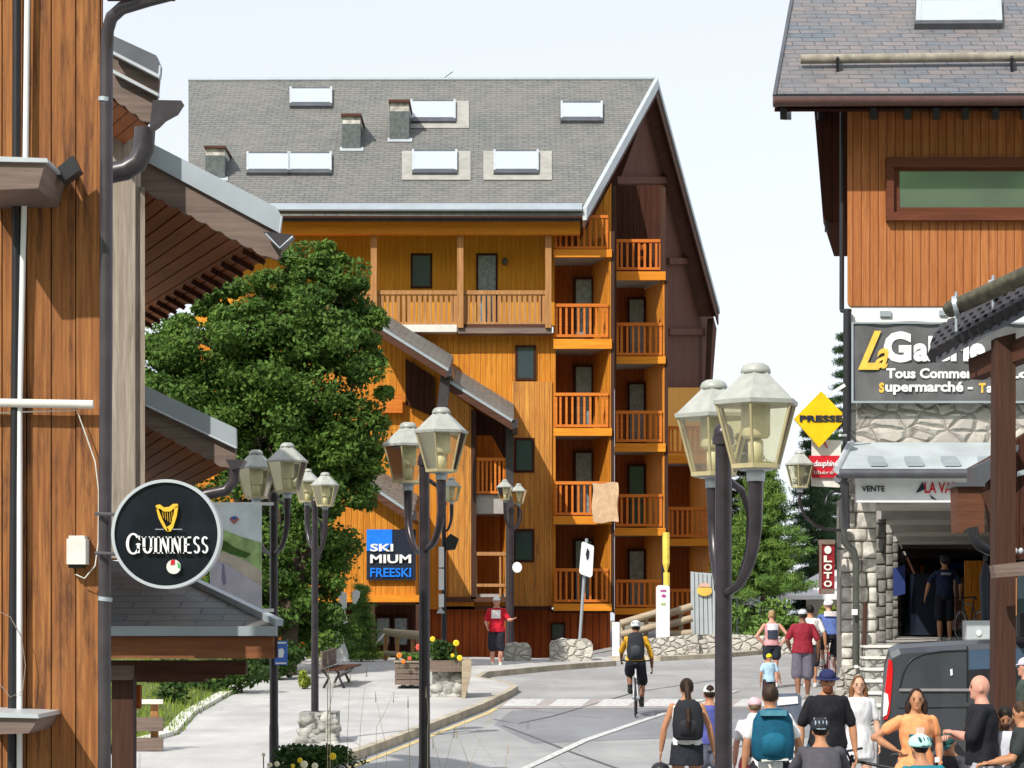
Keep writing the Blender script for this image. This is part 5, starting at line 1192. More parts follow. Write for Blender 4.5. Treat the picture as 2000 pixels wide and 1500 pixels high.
# ================================================================ VAN
def van():
    base = P(1850, 1520, 30); base.z = gh(base.x, 30)
    t = thing('parked_van', 'dark grey panel van parked below the arcade, tail light on its left', 'van', base)
    pm = N('dark_grey_car_paint'); pm.done(pm.mix(pm.ramp(pm.noise(pm.obj(), 2), .4, .7), (.045, .05, .06), (.055, .06, .072)), .28, .6); pm.b.inputs['Coat Weight'].default_value = .6
    Z = 29.5; zb = base.z
    prof = [(1716, 1500), (1719, 1400), (1726, 1300), (1735, 1268), (1752, 1259), (1860, 1252), (2000, 1247), (2300, 1246), (2300, 1560), (1716, 1560)]
    # body as lofted sections: side, shoulder rounding to roof
    n = len(prof); fr = [P(x, y, Z) for x, y in prof]
    cen = Vector((P(2000, 0, Z).x, 0, 0))
    def inset(pts, dy, dx, dz): 
        out = []
        for i, p in enumerate(pts):
            q = p + Vector((dx if p.x < fr[6].x - 1.2 else 0, dy, -dz if 3 <= i <= 7 else 0)); out.append(q)
        return out
    secs = [inset(fr, .22, .06, .10), inset(fr, .08, .02, .035), inset(fr, 0, 0, 0)]
    secs = [[p + Vector((.17*d_, 0, 0)) for p in inset(fr, d_, a_, c_)] for d_, a_, c_ in ((0, .05, .12), (.05, .02, .05), (.18, 0, 0), (1.6, 0, 0), (1.78, .05, .1))]
    vs = [v for s_ in secs for v in s_]; fs = [(a*n+i, a*n+(i+1) % n, (a+1)*n+(i+1) % n, (a+1)*n+i) for a in range(len(secs)-1) for i in range(n)]
    fs += [tuple(range(n-1, -1, -1)), tuple((len(secs)-1)*n+i for i in range(n))]
    b = MB(); b.add(vs, fs); b.build('body', pm.mat, t)
    b = MB(); b.px([(1736, 1288), (1742, 1290), (1744, 1310), (1741, 1350), (1738, 1390), (1733, 1405), (1726, 1405), (1729, 1350), (1733, 1310)], Z - .02, .1); tl = b.build('tail_light', plain('tail_light_red', (.70, .005, .01), .2, 0, .05, 3, .8), t)
    b = MB(); b.px([(1727, 1352), (1734, 1356), (1736, 1375), (1732, 1396), (1725, 1400)], Z - .035, .03); b.build('reversing_lens', M['white'], tl)
    sm = M['black']
    b = MB()
    arcp = [(1757, 1345), (1764, 1315), (1772, 1298), (1784, 1286), (1805, 1277), (1840, 1272), (1888, 1270)]
    b.tube([P(x, y, Z - .005) for x, y in arcp], .011, 5); b.tube([P(1889, 1262, Z - .005), P(1889, 1500, Z - .005)], .010, 5); b.build('panel_seam', sm, t)
    b = MB(); b.rect(1757, 1345, 1898, 1350, Z - .03, .05); b.build('side_moulding', plain('grey_moulding', (.25, .24, .25)), t)
    b = MB(); b.px([(1755, 1374), (1900, 1372), (1900, 1380), (1755, 1382)], Z - .02, .05); b.build('crease', pm.mat, t)
    b = MB(); b.px([(1893, 1270), (2000, 1266), (2000, 1304), (1893, 1308)], Z - .01, .03); b.build('door_glass', plain('bluish_tinted_glass', (.055, .09, .15), .12, 0, .1, 2, .9), t)
    b = MB(); b.px([(1891, 1309), (2000, 1306), (2000, 1345), (1891, 1345)], Z - .008, .02); b.build('open_window', M['black'], t)
    b = MB(); b.px([(1856, 1308), (1860, 1306), (1861, 1318), (1857, 1320)], Z - .02, .02); b.build('sticker', M['white'], t)
    b = MB(); b.px([(1718, 1425), (1755, 1430), (1790, 1440), (1790, 1520), (1716, 1520)], Z - .08, .2); b.build('bumper', M['black'], t)
    w_ = MB(); c = P(1838, 0, Z); c.z = zb + .33
    w_.tube([c + Vector((0, -.04, 0)), c + Vector((0, .2, 0))], .33, 24); wh = w_.build('wheel', M['black'], t)
    w_ = MB(); w_.tube([c + Vector((0, -.06, 0)), c + Vector((0, .0, 0))], .2, 20); w_.build('rim', M['metal_d'], wh)
van()
# ================================================================ VEGETATION
def leaves(c, r, n, size, mat_i=0, shell=0.55, squash=1.0, seedv=0, asp=.32):
    """leaf quads in an ellipsoid c, r(x,y,z): returns verts (n*4,3)"""
    g = np.random.default_rng(seedv)
    d = g.normal(size=(n, 3)); d /= np.linalg.norm(d, axis=1)[:, None]
    rad = shell + (1 - shell) * g.random(n) ** 0.6
    p = np.array(c) + d * rad[:, None] * np.array(r)
    a = g.normal(size=(n, 3)) + d * .6 + np.array([0, -.2, .5]); a /= np.linalg.norm(a, axis=1)[:, None]      # leaf normals lean outward and up
    t = np.cross(a, g.normal(size=(n, 3))); t /= np.linalg.norm(t, axis=1)[:, None]; b = np.cross(a, t)
    s = size * (0.6 + 0.8 * g.random(n))[:, None]
    q = np.stack([p - t*s*.55, p - b*s*asp + t*s*.1, p + t*s*.6, p + b*s*asp + t*s*.1], 1)
    return q.reshape(-1, 3)
def leafmesh(name, arrs, mat, parent=None, base=None):
    v = np.concatenate(arrs); off = np.array(wloc(parent) if parent is not None else base); n = len(v)//4
    me = bpy.data.meshes.new(name); me.vertices.add(len(v)); me.vertices.foreach_set('co', (v - off).ravel())
    me.loops.add(len(v)); me.loops.foreach_set('vertex_index', np.arange(len(v), dtype=np.int32))
    me.polygons.add(n); me.polygons.foreach_set('loop_start', np.arange(0, n*4, 4, dtype=np.int32)); me.polygons.foreach_set('loop_total', np.full(n, 4, dtype=np.int32))
    me.materials.append(mat); me.update(); me.validate()
    o = bpy.data.objects.new(name, me); sc.collection.objects.link(o)
    if parent is not None: o.parent = parent
    else: o.location = base
    WL[o.name] = Vector(off); return o
def broad_tree(name, label, base, lobes, Z, mat, nclump=26, per=120, size=.12, trunk_top=None, group=None):
    t = thing(name, label, 'tree', base, group); rr = random.Random(int(abs(base.x*100))); A = []; b = MB()
    b.tube([base, base + Vector((.1, 0, 1.5)), trunk_top or base + Vector((0, 0, 3))], [.22, .17, .1], 10)
    k = 0
    for (x, y, rx, ry, dz) in lobes:
        s = Z/4500; c = P(x, y, Z) + Vector((0, dz, 0)); R_ = Vector((rx*s, max(rx, ry)*s*.8, ry*s))
        b.tube([base + Vector((0, 0, 1.2)), (base + Vector((0, 0, 2))).lerp(c, .5) + Vector((rr.uniform(-.2, .2), 0, .2)), c], [.09, .06, .02], 6)
        A.append(leaves(c, (R_.x*.35, R_.y*.35, R_.z*.35), 900, size*1.2, 0, .2, 1, int(x + y)))
        for _ in range(int(nclump * (rx*ry)/(130*130)) + 4):
            d = Vector((rr.gauss(0, 1), rr.gauss(0, 1), rr.gauss(0, 1))); d.normalize(); f = rr.uniform(.55, 1.14)
            q = c + Vector((d.x*R_.x, d.y*R_.y, d.z*R_.z)) * f; k += 1
            cr = min(rr.uniform(.22, .62), rx*s*.33)
            if rr.random() < .5: b.tube([c, c.lerp(q, .6) + Vector((0, 0, .1)), q], [.025, .015, .006], 5)
            A.append(leaves(q, (cr*1.15, cr, cr*.75), int(per*rr.uniform(.7, 1.3)), size, 0, .3, 1, k + int(x)))
    b.build('trunk', M['bark'], t); leafmesh('crown', A, mat, t); return t
big = [(470, 700, 185, 170, 0), (600, 590, 100, 95, .3), (650, 560, 60, 70, 0), (640, 690, 125, 120, -.2), (400, 830, 170, 130, .2), (560, 830, 150, 130, -.3), (670, 850, 85, 100, 0), (640, 985, 85, 105, -.2), (660, 920, 70, 80, .1), (560, 1000, 110, 110, .5), (540, 1120, 110, 110, .5), (520, 980, 140, 130, .2), (560, 1100, 140, 110, 0), (610, 1110, 72, 90, -.2), (480, 1200, 150, 90, .4), (600, 1210, 90, 80, .2), (330, 720, 90, 110, .6), (700, 720, 60, 90, 0), (590, 520, 60, 40, 0), (520, 610, 90, 90, .2), (430, 610, 80, 70, .3), (540, 740, 150, 120, .5), (600, 900, 130, 130, .6), (470, 800, 150, 120, .6), (680, 640, 70, 90, .3)]
broad_tree('broadleaf_tree', 'large leafy green tree in front of the timber apartment building', G(560, 1330), big, 52, M['leaf'], 27, 270, .105, P(560, 900, 52))
# loose sprays against the ochre wall
def bush(label, x, y, rx, ry, Z, mat, n, size, cat='shrub', name='shrub', group=None, nc=7):
    base = P(x, y + ry, Z); t = thing(name, label, cat, base, group); rr = random.Random(x*7 + y); A = []; b = MB(); s = Z/4500
    for i in range(nc):
        q = P(x + rr.uniform(-.6, .6)*rx, y + rr.uniform(-.6, .6)*ry, Z) + Vector((0, rr.uniform(-.3, .3)*rx*s, 0))
        b.tube([base + Vector((rr.uniform(-.1, .1), 0, 0)), q], [.02, .006], 5)
        A.append(leaves(q, (rx*s*.5, rx*s*.45, ry*s*.5), n//nc, size, 0, .2, 1, i + x))
    b.build('stems', M['bark'], t); leafmesh('foliage', A, mat, t); return t
bush('dark shrub under the shelter roof beside the grass bank', 400, 1345, 130, 55, 46, M['leaf_d'], 4200, .11)
bush('dark shrub left of the bench behind the lamp pole', 520, 1300, 80, 48, 50, M['leaf_d'], 2200, .12)
bush('dark shrub half hidden behind the fence and the shelter post', 320, 1390, 70, 60, 42, M['leaf_d'], 1800, .1)
bush('small yellow-green shrub beside the foot of the second lamp', 590, 1325, 20, 22, 47, M['leaf_y'], 300, .1, nc=3)
bush('low yellow-green shrub at the foot of the small conifer', 722, 1285, 45, 16, 60, M['leaf_y'], 500, .09, nc=5)
bush('orange flowering shrub behind the small blue plate', 568, 1285, 18, 24, 52, leafmat('orange_blossom', (.5, .12, .01), (.6, .2, .02)), 160, .1, nc=3)
def conifer(label, x, ytop, ybot, w_, Z, mat, seedn, layers=16, tuft=.22, droop=.25, name='pine_tree', dens=1.0, group=None, low=.06):
    base = P(x, ybot, Z); t = thing(name, label, 'tree', base, group); rr = random.Random(seedn); s = Z/4500; H = (ybot - ytop)*s; W = w_*s/2
    b = MB(); b.tube([base, base + Vector((0, 0, H*.5)), base + Vector((0, 0, H))], [.05*H/3, .03*H/3, .01], 8)
    A = []; k = 0
    for i in range(layers):
        f = (i + .5)/layers; z = H*(low + (.99 - low)*f); L = W*(1 - f)**.75*rr.uniform(.8, 1.1) + .08; nb = max(5, int((9 - 4*f)))
        for j in range(nb):
            a = 2*math.pi*(j + rr.random()*.6)/nb + i*1.3; LL = L*rr.uniform(.65, 1.15)
            p = base + Vector((0, 0, z)); e = p + Vector((math.cos(a)*LL, math.sin(a)*LL, -droop*LL + rr.uniform(0, .25)*LL))
            b.tube([p, e], [.03, .008], 4)
            for u in (.35, .6, .82, 1.0):
                q = p.lerp(e, u) + Vector((rr.uniform(-.1, .1), rr.uniform(-.1, .1), rr.uniform(-.02, .08))); k += 1
                A.append(leaves(q, (tuft*rr.uniform(.8, 1.3), tuft, tuft*.55), int(60*dens), tuft*.62, 0, .1, 1, k + seedn, .07))
    b.build('trunk', M['bark'], t); leafmesh('crown', A, mat, t); return t
conifer('small narrow conifer beside the white deer figure', 706, 1142, 1296, 62, 57.5, M['leaf_p'], 3, 14, .12, .3, dens=1.1)
conifer('light green pine with bushy tufts right of the nearest lamp', 1490, 905, 1262, 180, 72, M['leaf_p'], 5, 18, .3, .1, dens=1.5, low=.27)
conifer('dark blue-green spruce behind the nearest lamp lantern', 1458, 840, 1250, 170, 84, M['leaf_s'], 8, 18, .32, .35, name='spruce_tree')
conifer('dark spruce filling the gap beside the wall lantern', 1585, 830, 1260, 160, 88, M['leaf_s'], 12, 18, .32, .35, name='spruce_tree')
conifer('tall dark spruce rising behind the downpipe above the yellow diamond sign', 1650, 640, 1260, 130, 96, M['leaf_s'], 17, 24, .3, .35, name='spruce_tree')
conifer('slim dark spruce partly hidden behind the yellow diamond sign', 1612, 770, 1260, 120, 92, M['leaf_s'], 21, 20, .3, .35, name='spruce_tree')
conifer('low pine at the end of the stone wall behind the lamp pole', 1420, 1010, 1258, 120, 80, M['leaf_p'], 25, 12, .28, .1)
for x, y, rx, ry, Z, m, lb in ((1478, 1206, 78, 42, 68, 'leaf_p', 'green shrub behind the stone wall beside the woman in pink'), (1540, 1226, 55, 24, 67, 'leaf_p', 'green shrub behind the stone wall left of the maroon shirt man'), (1628, 1205, 26, 30, 60, 'leaf_y', 'yellow-green shrub beside the far cyclist and the pillar')):
    bush(lb, x, y, rx, ry, Z, M[m], 1500, .13)
# flowers
FR = plain('red_petals', (.75, .10, .06), .5); FY = plain('yellow_petals', (.85, .60, .02), .5); FO = plain('orange_petals', (.80, .22, .03), .5); FW = plain('cream_petals', (.85, .78, .55), .5)
def flower(label, x, y, Z, r, mat, stem=.25, group='flowers in planters'):
    p = P(x, y, Z); t = thing('flower', label, 'flower', p - Vector((0, 0, stem)), group)
    b = MB(); b.tube([p - Vector((0, 0, stem)), p - Vector((r*.1, 0, stem*.4)), p], .005, 4); b.build('stem', M['dgreen'], t)
    b = MB()
    for i in range(8):
        a = i*math.pi/4; d = Vector((math.cos(a), -.35, math.sin(a))); b.ell(p + d*r*.55, r*.42, r*.2, r*.42, 8, 5)
    b.ell(p + Vector((0, -r*.35, 0)), r*.25, r*.2, r*.25, 8, 5); b.build('petals', mat, t)
bush('leafy greenery growing in the left wooden planter', 802, 1288, 30, 14, 47.3, M['leaf'], 500, .07, 'plant', 'potted_plant', nc=6)
bush('leafy greenery growing in the stone flower planter', 872, 1272, 40, 24, 44.7, M['leaf_d'], 900, .07, 'plant', 'potted_plant', nc=7)
for i, (x, y, m, r) in enumerate(((818, 1264, FR, .07), (780, 1280, FO, .06), (788, 1292, FO, .05), (800, 1286, FR, .045), (824, 1278, FY, .06))):
    flower('red or orange bloom in the wooden planter left of the lamp pole' if m is not FY else 'yellow bloom in the wooden planter beside the lamp pole', x, y, 46.8, r, m, group='flowers in the wooden planter')
for i, (x, y, r) in enumerate(((845, 1248, .055), (891, 1256, .065), (898, 1285, .06), (884, 1280, .04))):
    flower('yellow bloom in the stone flower planter right of the lamp pole', x, y, 44.3, r, FY, group='yellow flowers in the stone planter')
bush('dark leafy flower bed in the bottom foreground left of the lamp pole', 610, 1488, 92, 34, 20, M['leaf_d'], 2600, .045, 'plant', 'flower_bed_plant', nc=12)
bush('sparse dark stems in the foreground right of the flower bed', 690, 1500, 60, 26, 20, M['leaf_d'], 260, .03, 'plant', 'flower_bed_plant', nc=8)
for i, (x, y, m, r) in enumerate(((650, 1477, FY, .032), (541, 1492, FW, .024), (528, 1494, FW, .02), (594, 1493, FW, .035), (615, 1496, FW, .03), (586, 1485, FY, .025), (572, 1496, FY, .02), (515, 1474, FW, .018))):
    flower('cream bloom in the foreground flower bed' if m is FW else 'yellow bloom in the foreground flower bed', x, y, 19.4, r, m, .12, 'cream flowers in the foreground bed' if m is FW else 'yellow flowers in the foreground bed')
rr = random.Random(3)
for i, (x0, y0, x1, y1, w_) in enumerate(((905, 1530, 960, 1390, .004), (860, 1540, 888, 1420, .004), (930, 1530, 890, 1420, .005), (985, 1520, 992, 1450, .005), (640, 1400, 655, 1320, .004), (680, 1500, 684, 1310, .004), (702, 1480, 717, 1300, .003), (735, 1420, 770, 1350, .003), (755, 1460, 733, 1350, .003), (800, 1450, 797, 1360, .005), (835, 1430, 832, 1340, .006), (645, 1330, 622, 1280, .006), (640, 1345, 640, 1275, .006), (1000, 1540, 905, 1400, .003), (870, 1540, 845, 1440, .004))):
    b = MB(); w_ *= .6; Z = 19 + .2*(i % 4); b.tube([P(x0, 1640, Z), P(x0, y0, Z), P((x0*2+x1)/3 + rr.uniform(-3, 3), (y0*2+y1)/3, Z), P(x1, y1, Z)], [w_, w_, w_*.9, w_*.4], 5)
    b.tube([P(x1 - (x1-x0)*.05, y1 + 22, Z), P(x1, y1, Z)], [w_*2.2, w_*.5], 5)
    tag(b.build('grass_stalk', M['straw']), 'thin dry grass stalk rising in the foreground', 'grass stalk', 'dry grass stalks in the foreground')
# ================================================================ PEOPLE
def V(*a): return Vector(a)
from mathutils import noise as mn
def remesh(mb, name, mats, voxel, off, smooth=4, extra=None, keepmats=1):
    me = mb.mesh('tmp', mats[0]); o = bpy.data.objects.new('tmp', me); sc.collection.objects.link(o)
    m = o.modifiers.new('r', 'REMESH'); m.mode = 'VOXEL'; m.voxel_size = voxel; m.use_smooth_shade = True
    if smooth: k = o.modifiers.new('s', 'SMOOTH'); k.iterations = smooth; k.factor = .5
    bpy.context.view_layer.update()
    r = bpy.data.meshes.new_from_object(o.evaluated_get(bpy.context.evaluated_depsgraph_get()))
    bpy.data.objects.remove(o); bpy.data.meshes.remove(me)
    nv = len(r.vertices); v = np.empty(nv*3); r.vertices.foreach_get('co', v); v = v.reshape(-1, 3)
    if name == 's':                                      # folds and creases in the cloth
        s0 = random.uniform(0, 90)
        for i in range(nv):
            q = Vector(v[i]); n1 = mn.noise(Vector((q.x*9 + s0, q.y*9, q.z*5 + q.x*4))); n2 = mn.noise(Vector((q.x*22, q.y*22 + s0, q.z*13)))
            r_ = Vector((q.x, q.y, 0)); r_ = r_.normalized() if r_.length > 1e-4 else r_
            v[i] += np.array(r_)*(n1*.016 + n2*.006)
    out = MB(); out.v = [tuple(p) for p in v]; out.f = [tuple(p.vertices) for p in r.polygons]; out.m = [0]*len(out.f); out.sm = [True]*len(out.f)
    bpy.data.meshes.remove(r)
    if extra:
        n = len(out.v); out.v += extra.v; out.f += [tuple(i + n for i in f) for f in extra.f]; out.m += extra.m; out.sm += extra.sm
    return out
def col(name, c, r=.8, var=.12):
    m = N(name); f = m.noise(m.obj(), 14, 5); X, Y, Z = m.xyz()
    fo = m.noise(m.comb(m.math('MULTIPLY', X, 1.0), Y, m.math('MULTIPLY', Z, .55)), 7 if 'cloth' in name else 40, 2)
    if 'cloth' in name: m.bump(fo, .03, .6)
    return m.done(m.mix(m.ramp(f, .3, .7), tuple(q*(1-var) for q in c), tuple(min(1, q*(1+var)) for q in c)), r, .25)
SK = {'fair': col('fair_skin', (.62, .36, .25), .5, .06), 'tan': col('tanned_skin', (.46, .22, .12), .5, .08), 'brown': col('dark_tan_skin', (.22, .10, .06), .5, .08), 'pink': col('pink_skin', (.60, .30, .22), .5, .06)}  # even skin tones, pink being one of them
BROW = col('brow', (.10, .05, .03)); EYE = col('eye_dark', (.02, .015, .012), .3); LIP = col('lip', (.38, .12, .10), .5)
STD = dict(pel=V(0, 0, .95), chest=V(0, 0, 1.30), neck=V(0, 0, 1.47), head=V(0, .02, 1.612),
           shL=V(-.172, 0, 1.405), elL=V(-.235, .0, 1.14), wrL=V(-.25, .05, .89), shR=V(.172, 0, 1.405), elR=V(.235, 0, 1.14), wrR=V(.25, .05, .89),
           hpL=V(-.095, 0, .93), knL=V(-.10, .03, .50), anL=V(-.10, -.02, .08), hpR=V(.095, 0, .93), knR=V(.10, .03, .50), anR=V(.10, -.02, .08))
def person(label, x, ytop, H, face, skin='tan', hair=None, top=None, bottom=None, hat=None, pose={}, Z=None, zfeet=None, fem=False, group=None, headturn=0, headtilt=0, bulk=1.0, shoes=(.55, .55, .55), hold=None, sock=None, detail=1.0, long_top=0, beard=None, name='person', prints=None):
    if Z is None: Z = (CZ - H)/(.0373 + (ytop - HY)/F)
    k = H/1.75 if H > 1.3 or name != 'person' else H/1.75
    J = {a: b.copy() for a, b in STD.items()}
    for a, b in pose.items():
        if a[0] != '_': J[a] = Vector(b)
    zt = P(x, ytop, Z).z; rot = Matrix.Rotation(R(face), 4, 'Z')
    htop = J['head'].z + .125
    kk = H/htop if not pose.get('_abs') else 1.0
    hx = (rot @ J['head']).x*kk; hy = (rot @ J['head']).y*kk
    base = Vector((P(x, 0, Z).x - hx, Z - hy, zt - H))
    T = Matrix.Translation(base) @ rot @ Matrix.Scale(kk, 4)
    t = thing(name, label, 'person', base, group)
    # ---- body
    ja = lambda n: J[n]
    pel, che, nek, hd = ja('pel'), ja('chest'), ja('neck'), ja('head'); bk = bulk
    mid = pel.lerp(che, .45); up = che.lerp(nek, .72); cr = pel + V(0, 0, -.09)
    sw = .93 if fem else 1.0
    def torso(m, g=0.0, z0=0, z1=7, wide=1.0):
        S = [(cr, .13*bk, .10*bk), (pel, (.175 if not fem else .172)*bk, .125*bk), (pel.lerp(mid, .5), .155*bk*(.95 if fem else 1), .118*bk), (mid, (.145 if not fem else .122)*bk*wide, .105*bk*wide), (che, .165*bk*sw*wide, .12*bk), (up, .165*bk*sw, .10), (nek, .092, .075), (nek.lerp(hd, .35), .060, .062)]
        m.loft([(c, a + g, b_ + g) for c, a, b_ in S[z0:z1]], 20)
    sh_r = .054*sw*min(bk, 1.05)
    def limb(m, a, b_, c, r0, r1, r2, g=0.0, f=None):
        pts = [a, a.lerp(b_, .5), b_, b_.lerp(c, .35), c]; rs = [r0, r0*.93, r1, r1*1.03, r2]
        if f is not None:                                # fraction 0..2 along the two bones
            if f <= 1: pts = [a, a.lerp(b_, f*.6), a.lerp(b_, f)]; rs = [r0*.93, r0*1.0, r0*1.04]
            else: pts = [a, a.lerp(b_, .5), b_, b_.lerp(c, f - 1)]; rs = [r0, r0*.95, r1*1.05, r1]
        m.tube(pts, [q + g for q in rs], 12)
        for p, q in zip(pts, rs): m.ell(p, (q + g)*.99, (q + g)*.99, (q + g)*.99, 10, 8)
    b = MB(); torso(b, -.006, 0, 8)
    for s in 'LR':
        limb(b, J['sh'+s], J['el'+s], J['wr'+s], sh_r*.88, .040*bk, .026)
        limb(b, J['hp'+s], J['kn'+s], J['an'+s], .086*bk, .054*bk, .036)
        an = J['an'+s]; b.ell(an + V(0, .06, -.045), .042, .12, .035, 12, 8)
    hr = Matrix.Rotation(R(headturn), 4, 'Z') @ Matrix.Rotation(R(headtilt), 4, 'X')
    Hd = lambda a, b_, c: hd + (hr.to_3x3() @ V(a, b_, c))
    b.ell(hd + V(0, 0, .015), .074, .092, .108, 18, 12, rot=hr.to_3x3()); b.ell(Hd(0, .025, -.055), .052, .062, .062, 12, 10)
    b.ell(Hd(0, .090, -.012), .013, .017, .026, 8, 6); b.ell(Hd(0, .075, -.085), .022, .02, .018, 8, 6)
    for sx in (-1, 1): b.ell(Hd(sx*.077, -.005, -.005), .011, .02, .032, 8, 6)
    b.tube([nek - V(0, 0, .04), hd.lerp(nek, .45), Hd(0, -.02, -.04)], [.06, .054, .056], 12)
    ex = MB()
    for sx in (-1, 1):
        ex.ell(Hd(sx*.031, .083, .010), .0125, .009, .0065, 8, 6, 1); ex.ell(Hd(sx*.032, .084, .031), .017, .007, .0035, 8, 5, 3)
    ex.ell(Hd(0, .084, -.052), .021, .008, .005, 10, 6, 2)
    for s in 'LR':                                       # hands: palm, four fingers, thumb
        wr = J['wr'+s]; d = (wr - J['el'+s]).normalized(); sg = -1 if s == 'L' else 1
        fw = V(0, 1, 0) if abs(d.y) < .8 else V(-sg, 0, 0.2); side = (fw - d*fw.dot(d)).normalized(); nrm = d.cross(side)*sg
        curl = (pose.get('_curl') or .35); pc = wr + d*.045
        Rm = Matrix((side, nrm, d)).transposed()
        ex.ell(pc, .036, .014, .055, 10, 8, rot=Rm)
        for i in range(4):
            o_ = pc + side*(.027 - .018*i) + d*.04; L = (.062, .072, .067, .052)[i]; cd = (d*(1 - curl*.5) - nrm*curl*sg*-1*0 - V(0, 0, 0)).normalized()
            inn = nrm if nrm.x*(-sg) > 0 else -nrm
            p1 = o_ + d*L*.45; p2 = p1 + (d*(1 - curl) + inn*curl).normalized()*L*.35; p3 = p2 + (d*(1 - 2*curl) + inn*1.4*curl).normalized()*L*.3
            ex.tube([o_, p1, p2, p3], [.0088, .0082, .0075, .006], 7)
        o_ = pc + side*.028 - d*.02; ex.tube([o_, o_ + (side + d*.9)*.022, o_ + (side*.9 + d*1.6)*.034], [.011, .0095, .0075], 7)
    def xf(m): m.v = [tuple(T @ Vector(p)) for p in m.v]; return m
    vx = .0115*detail
    bm_ = remesh(b, 'b', [SK[skin]], vx, None, 5, ex); xf(bm_)
    bm_.build('body', [SK[skin], EYE, LIP, BROW], t, recalc=False)
    n_ = lambda c_: col('cloth_' + str(len(bpy.data.materials)), c_)
    # ---- clothing
    if bottom:
        c_, ln, kind = bottom; m = MB()
        if kind == 'skirt':
            m.loft([(pel + V(0, 0, .08), .15*bk, .11*bk), (pel, .19*bk, .14*bk), (pel + V(0, .0, -.14), .20*bk, .15*bk), (pel + V(0, 0, -.24*ln/.5), .21*bk, .155*bk)], 20)
        else:
            torso(m, .002, 0, 3)
            for s in 'LR': limb(m, J['hp'+s], J['kn'+s], J['an'+s], .088*bk, .060*bk, .05, .012 if kind == 'tight' else .022, ln)
        xf(remesh(m, 's', [EYE], vx*1.05, None, 3)).build('skirt' if kind == 'skirt' else ('trousers' if ln > 1.3 else 'shorts'), n_(c_), t, recalc=False)
    if top:
        c_, sl, kind = top; m = MB(); g = .019 if kind != 'tight' else .012
        torso(m, g, 1 if kind != 'crop' else 3, 7)
        if long_top: m.loft([(pel + V(0, 0, .1), .16*bk, .13*bk), (pel, .19*bk, .145*bk), (pel + V(0, 0, -long_top), .215*bk, .16*bk)], 20)
        elif kind == 'loose': m.loft([(mid, .165*bk, .13*bk), (pel, .185*bk, .14*bk), (pel + V(0, 0, -.05), .188*bk, .142*bk)], 20)
        if sl > 0:
            for s in 'LR': limb(m, J['sh'+s], J['el'+s], J['wr'+s], sh_r*.9, .042*bk, .03, .013 if kind != 'tight' else .007, sl)
        else: 
            m = MB(); torso(m, g, 1, 6)
            for s in 'LR': m.beam(up + V((-.07 if s == 'L' else .07), 0, -.03), nek + V((-.07 if s == 'L' else .07), 0, -.01), .045, .16)
        xf(remesh(m, 's', [EYE], vx*1.05, None, 3)).build('dress' if long_top > .2 else 'shirt', n_(c_), t, recalc=False)
    for pr in (prints or []):                            # (colour, width, height, z offset from chest, front?)
        c_, w_, h_, dz, fr = pr; m = MB(); y = (.145 if fr else -.150)*bk; cc = che + V(0, y, dz)
        vs = [cc + V(w_*(i/8 - .5), (-.9 if fr else .9)*(w_*(i/8 - .5))**2*2.2, h_*(j/4 - .5)) for j in range(5) for i in range(9)]
        m.add(vs, [(j*9+i, j*9+i+1, (j+1)*9+i+1, (j+1)*9+i) for j in range(4) for i in range(8)]); m.add([v + V(0, -.004 if fr else .004, 0) for v in vs], [tuple(reversed((j*9+i, j*9+i+1, (j+1)*9+i+1, (j+1)*9+i))) for j in range(4) for i in range(8)])
        xf(m).build('shirt_print', n_(c_), t)
    sm_ = n_(shoes)
    for s in 'LR':
        m = MB(); an = J['an'+s]; m.ell(an + V(0, .06, -.04), .050, .135, .042, 14, 10); m.ell(an + V(0, -.01, -.01), .046, .055, .05, 10, 8)
        xf(m).build('shoe', sm_, t)
    if sock:
        sk_ = n_(sock)
        for s in 'LR': m = MB(); m.tube([J['an'+s], J['an'+s].lerp(J['kn'+s], .25)], [.04, .046], 10); xf(m).build('sock', sk_, t)
    if hair:
        c_, kind = hair; m = MB(); back = hr.to_3x3()
        if kind != 'bald':
            m.ell(Hd(0, -.018, .035), .083, .096, .098, 16, 12, rot=back)
            if kind in ('long', 'bob'):
                L = .17 if kind == 'bob' else .30
                for sx in (-1, 0, 1): m.tube([Hd(sx*.05, -.03 if sx else -.06, .05), Hd(sx*.082, -.02 if sx else -.085, -.03), Hd(sx*.088, -.01 if sx else -.09, -L*.6), Hd(sx*.085, .0 if sx else -.085, -L)], [.03, .038, .036, .015], 10)
            if kind == 'pony':
                m.ell(Hd(0, -.075, .065), .045, .045, .05, 10, 8); m.tube([Hd(0, -.10, .05), Hd(0, -.14, -.03), Hd(.005, -.18, -.14), Hd(0, -.28, -.26), Hd(0, -.32, -.38), Hd(0, -.32, -.50)], [.03, .036, .036, .034, .028, .01], 10)
            if kind == 'bun': m.ell(Hd(0, -.06, .07), .06, .06, .06, 12, 8)
            q = remesh(m, 'h', [EYE], .009*detail, None, 2)
            q.v = [tuple(Vector(p) + V(rng.normal()*.0012, rng.normal()*.0012, rng.normal()*.0008)) for p in q.v]
            xf(q).build('hair', col('hair_' + str(len(bpy.data.materials)), tuple(q_*.6 for q_ in c_), .6, .4), t, recalc=False)
    if beard:
        m = MB(); m.ell(Hd(0, .045, -.082), .056, .052, .05, 12, 8); m.ell(Hd(0, .07, -.06), .045, .03, .03, 10, 8); xf(m).build('beard', n_(beard), t)
